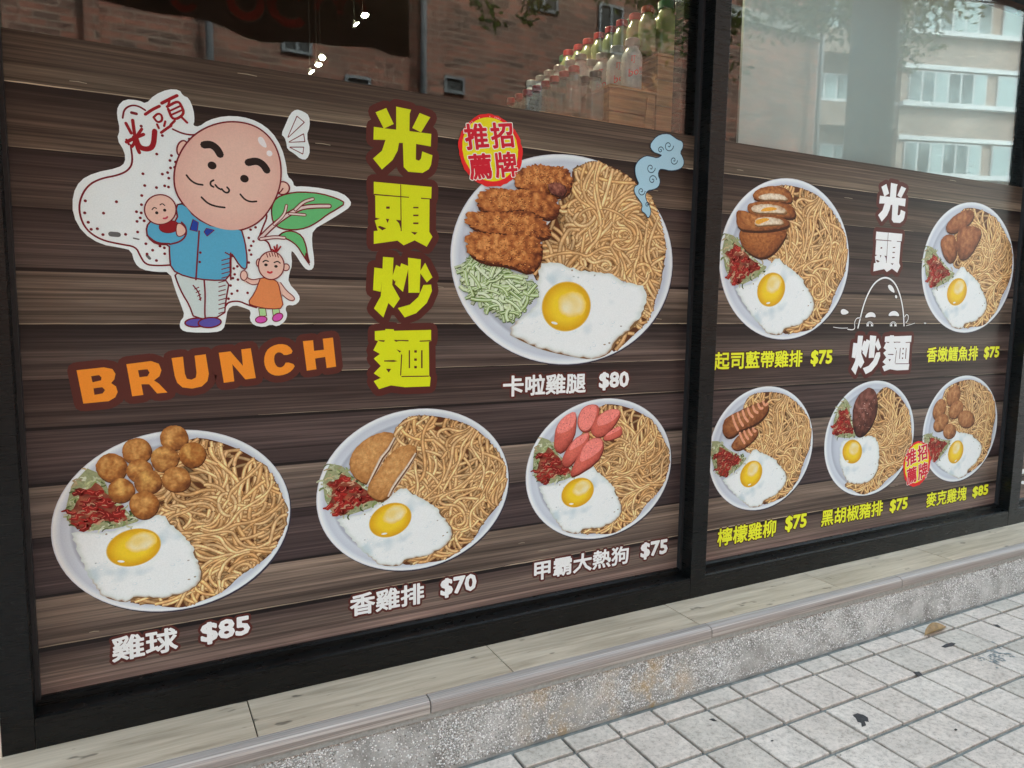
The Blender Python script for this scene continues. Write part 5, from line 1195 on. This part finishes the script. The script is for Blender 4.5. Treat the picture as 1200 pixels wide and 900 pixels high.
for pts, wd in (([(196, 158), (214, 192)], .012), ([(219, 148), (226, 200)], .013), ([(250, 178), (236, 198)], .012), ([(198, 222), (226, 208), (256, 196)], .014), ([(222, 205), (226, 225), (216, 238)], .012), ([(206, 230), (204, 224), (198, 214)], .009), ([(228, 212), (234, 240), (242, 258)], .014), ([(228, 205), (240, 240), (270, 248), (290, 236), (294, 185)], .021),
                ([(262, 128), (285, 112), (310, 100)], .012), ([(290, 138), (305, 124), (318, 130), (320, 150), (303, 156), (290, 138)], .009), ([(302, 162), (308, 175)], .009), ([(330, 152), (326, 168)], .009), ([(316, 190), (335, 176), (350, 166)], .011), ([(318, 90), (345, 76), (370, 64)], .013), ([(345, 78), (340, 98)], .009), ([(336, 102), (372, 82), (384, 96), (396, 128), (356, 150), (340, 110)], .011), ([(346, 116), (384, 98)], .008), ([(350, 130), (390, 112)], .008), ([(362, 150), (348, 164)], .010), ([(386, 138), (404, 156)], .010)):
    line(ink, pts, wd*.68, c(150, 20, 34), 2)
ink.build('brush_lettering', cart)
ink = Ink(.0012)
# trousers, shoes, shirt
shape(ink, P_([(362, 668), (372, 700), (390, 740), (412, 775), (430, 825), (530, 815), (535, 760), (548, 690), (480, 680), (400, 672)], 1), c(206, 218, 216))
line(ink, [(462, 690), (466, 740), (464, 800), (466, 822)]); line(ink, [(425, 710), (445, 735), (450, 760)], .004)
for k in range(4): line(ink, [(430+5*k, 722+12*k), (444+3*k, 716+12*k)], .003)
for k in range(8): line(ink, [(512, 700+15*k), (534, 694+15*k)], .003)
shape(ink, ell(435, 836, 37, 14, -.05), c(92, 84, 168)); shape(ink, ell(481, 836, 38, 16, -.08), c(92, 84, 168))
shape(ink, P_([(365, 437), (395, 432), (430, 480), (500, 515), (585, 512), (600, 560), (608, 620), (605, 657), (585, 645), (560, 605), (552, 600), (552, 690), (480, 692), (400, 680), (350, 655), (345, 600), (345, 570), (300, 570), (270, 545), (266, 510), (285, 488), (330, 500), (375, 490)], 1), BL)
line(ink, [(445, 525), (440, 600), (434, 690)]); line(ink, [(345, 570), (380, 562), (402, 540), (400, 510), (385, 495)]); line(ink, [(268, 540), (300, 566), (345, 568)]); line(ink, [(552, 600), (550, 640), (553, 690)]); line(ink, [(534, 598), (560, 612)], .004)
for k in range(5): line(ink, [(522, 625+15*k), (548, 618+15*k)], .003)
for x, y in ((449, 598), (447, 630)): p = W(*zc([(x, y)])[0]); ink.disc(p[0], p[1], .004, None, DR, 8)
shape(ink, ell(343, 510, 33, 20, -.1), c(142, 22, 32), .004); shape(ink, P_([(370, 498), (385, 500), (402, 520), (395, 538), (372, 545), (366, 525)], 2), SK, .004)
shape(ink, pw(zc([(414, 520), (424, 486), (442, 496), (438, 526)])), c(34, 66, 160), .003); shape(ink, pw(zc([(462, 528), (470, 516), (496, 522), (472, 542)])), c(34, 66, 160), .003)
shape(ink, ell(597, 676, 11, 16, 0), SK, .004)
ink.build('figure_clothes', cart)
ink = Ink(.0016)
shape(ink, ell(388, 244, 17, 26, .25), SK); shape(ink, ell(729, 379, 22, 21, 0), SK); line(ink, [(710, 398), (722, 392), (730, 380)], .004)
head = P_([(361, 345), (368, 295), (393, 240), (436, 193), (500, 162), (570, 153), (640, 170), (690, 213), (716, 268), (723, 330), (715, 385), (690, 440), (652, 490), (602, 517), (550, 524), (490, 510), (432, 476), (390, 430), (367, 390)])
cxh, czh = W(*zc([(560, 300)])[0])
ink.stroke([(head[i], head[(i+1) % len(head)]) for i in range(len(head))], .009, DR); ink.up(3); ink.blob(head, lambda x, z, r, a: lerp(SK, c(214, 156, 146), max(0, r-.6)*.9), 14, 72)
for pts, wd in (([(462, 232), (485, 230), (505, 244), (516, 264)], .022), ([(612, 292), (640, 286), (662, 298), (675, 318)], .022)): line(ink, pts, wd, BK)
for x, y in ((489, 302), (599, 347)): p = W(*zc([(x, y)])[0]); ink.disc(p[0], p[1], .0125, .0115, BK, 18)
for pts in ([(402, 335), (415, 352), (435, 365), (457, 368)], [(585, 400), (600, 418), (620, 426), (640, 424)], [(494, 352), (483, 358), (484, 370), (494, 375)], [(500, 368), (508, 378), (520, 384)], [(540, 376), (549, 386), (542, 396), (530, 392), (522, 382)], [(453, 410), (475, 432), (505, 442), (532, 445)]): line(ink, pts, .0055, BK)
shape(ink, P_([(645, 205), (660, 204), (672, 225), (676, 243), (660, 238), (645, 222)], 2), c(240, 232, 232), 0); p = W(*zc([(684, 261)])[0]); ink.disc(p[0], p[1], .009, None, c(240, 232, 232), 14)
shape(ink, ell(313, 452, 53, 50, 0), SK, .005)
for pts in ([(285, 452), (292, 444), (300, 448)], [(312, 436), (320, 431), (328, 438)]): line(ink, pts, .003, BK)
for x, y in ((301, 463), (328, 454)): p = W(*zc([(x, y)])[0]); ink.disc(p[0], p[1], .0045, None, BK, 10)
line(ink, [(324, 482), (332, 482), (337, 477)], .005, c(190, 60, 80))
ink.build('figure_heads', cart)
ink = Ink(.0012)                                   # leaves
GR = c(110, 190, 120)
line(ink, [(668, 455), (678, 475), (660, 515), (650, 545)]); line(ink, [(655, 552), (680, 560), (690, 590)])
shape(ink, P_([(693, 478), (692, 440), (708, 412), (745, 398), (790, 392), (860, 398), (915, 415), (942, 430), (912, 450), (880, 468), (850, 492), (810, 514), (765, 521), (722, 516), (700, 500)], 1), GR)
shape(ink, P_([(712, 545), (735, 527), (765, 525), (795, 542), (808, 575), (812, 605), (822, 640), (800, 608), (780, 575), (755, 556), (735, 548)], 1), GR); shape(ink, pw(zc([(808, 600), (820, 640), (806, 612)])), c(120, 60, 50), .003)
for pts, wd in (([(652, 550), (700, 502), (745, 470), (790, 445), (840, 440), (888, 440)], .016), ([(772, 452), (800, 425), (832, 416)], .012), ([(700, 502), (735, 470), (742, 438)], .010), ([(752, 466), (780, 468), (805, 470)], .010), ([(655, 552), (700, 545), (735, 548)], .012)):
    p = smooth(pw(zc(pts)), 2, False); ink.strip(p, wd, DR, True, False); ink.up(2); ink.strip(p, wd*.5, c(226, 206, 200), True)
ink.build('leaves', cart)
ink = Ink(.0014)                                   # small girl
line(ink, [(603, 688), (625, 700), (650, 695)], .018, SK); line(ink, [(603, 680), (625, 692), (652, 686)], .003); line(ink, [(605, 696), (625, 709), (648, 704)], .003)
line(ink, [(712, 705), (735, 735), (762, 755)], .018, SK); line(ink, [(722, 700), (742, 728), (768, 748), (770, 760), (752, 762), (728, 742)], .003)
for x in (660, 706): shape(ink, pw(zc([(x-12, 788), (x+10, 788), (x+14, 812), (x-8, 816)])), c(176, 214, 150), .003)
shape(ink, ell(656, 826, 19, 11, -.1), c(206, 84, 176), .004); shape(ink, ell(712, 818, 18, 12, -.5), c(206, 84, 176), .004)
shape(ink, P_([(655, 682), (700, 690), (714, 702), (722, 740), (732, 786), (690, 790), (640, 782), (609, 770), (635, 735), (648, 700)], 1), c(224, 138, 84), .004)
shape(ink, ell(648, 633, 8, 13, 0), SK, .004); shape(ink, ell(740, 648, 11, 11, 0), SK, .004); shape(ink, ell(690, 642, 43, 47, 0), SK, .005)
for k in range(5): line(ink, [(674+9*k, 598+abs(k-2)*2), (678+9*k, 610+abs(k-2)*2)], .003)
for pts in ([(706, 595), (700, 578)], [(708, 594), (710, 572)], [(710, 594), (722, 578)], [(704, 594), (692, 588)]): line(ink, pts, .005, c(150, 20, 34))
for pts in ([(662, 630), (670, 624), (680, 628)], [(700, 632), (712, 627), (720, 634)]): line(ink, pts, .004, BK)
for x, y in ((672, 640), (706, 645)): p = W(*zc([(x, y)])[0]); ink.disc(p[0], p[1], .0055, .0045, BK, 10)
line(ink, [(678, 664), (686, 668), (692, 664)], .006, c(206, 50, 60))
ink.build('girl_figure', cart)

# lettering fragment on the third film
ink = Ink(.0004); p = W(1199, 556); ink.strip([(p[0]-.02, p[1]+.02), (p[0]+.05, p[1]+.02)], .03, WHI); ink.strip([(p[0]-.005, p[1]-.05), (p[0]+.06, p[1]-.06)], .02, WHI); ink.build('lettering', filmC)
bpy.data.objects.remove(_fo)
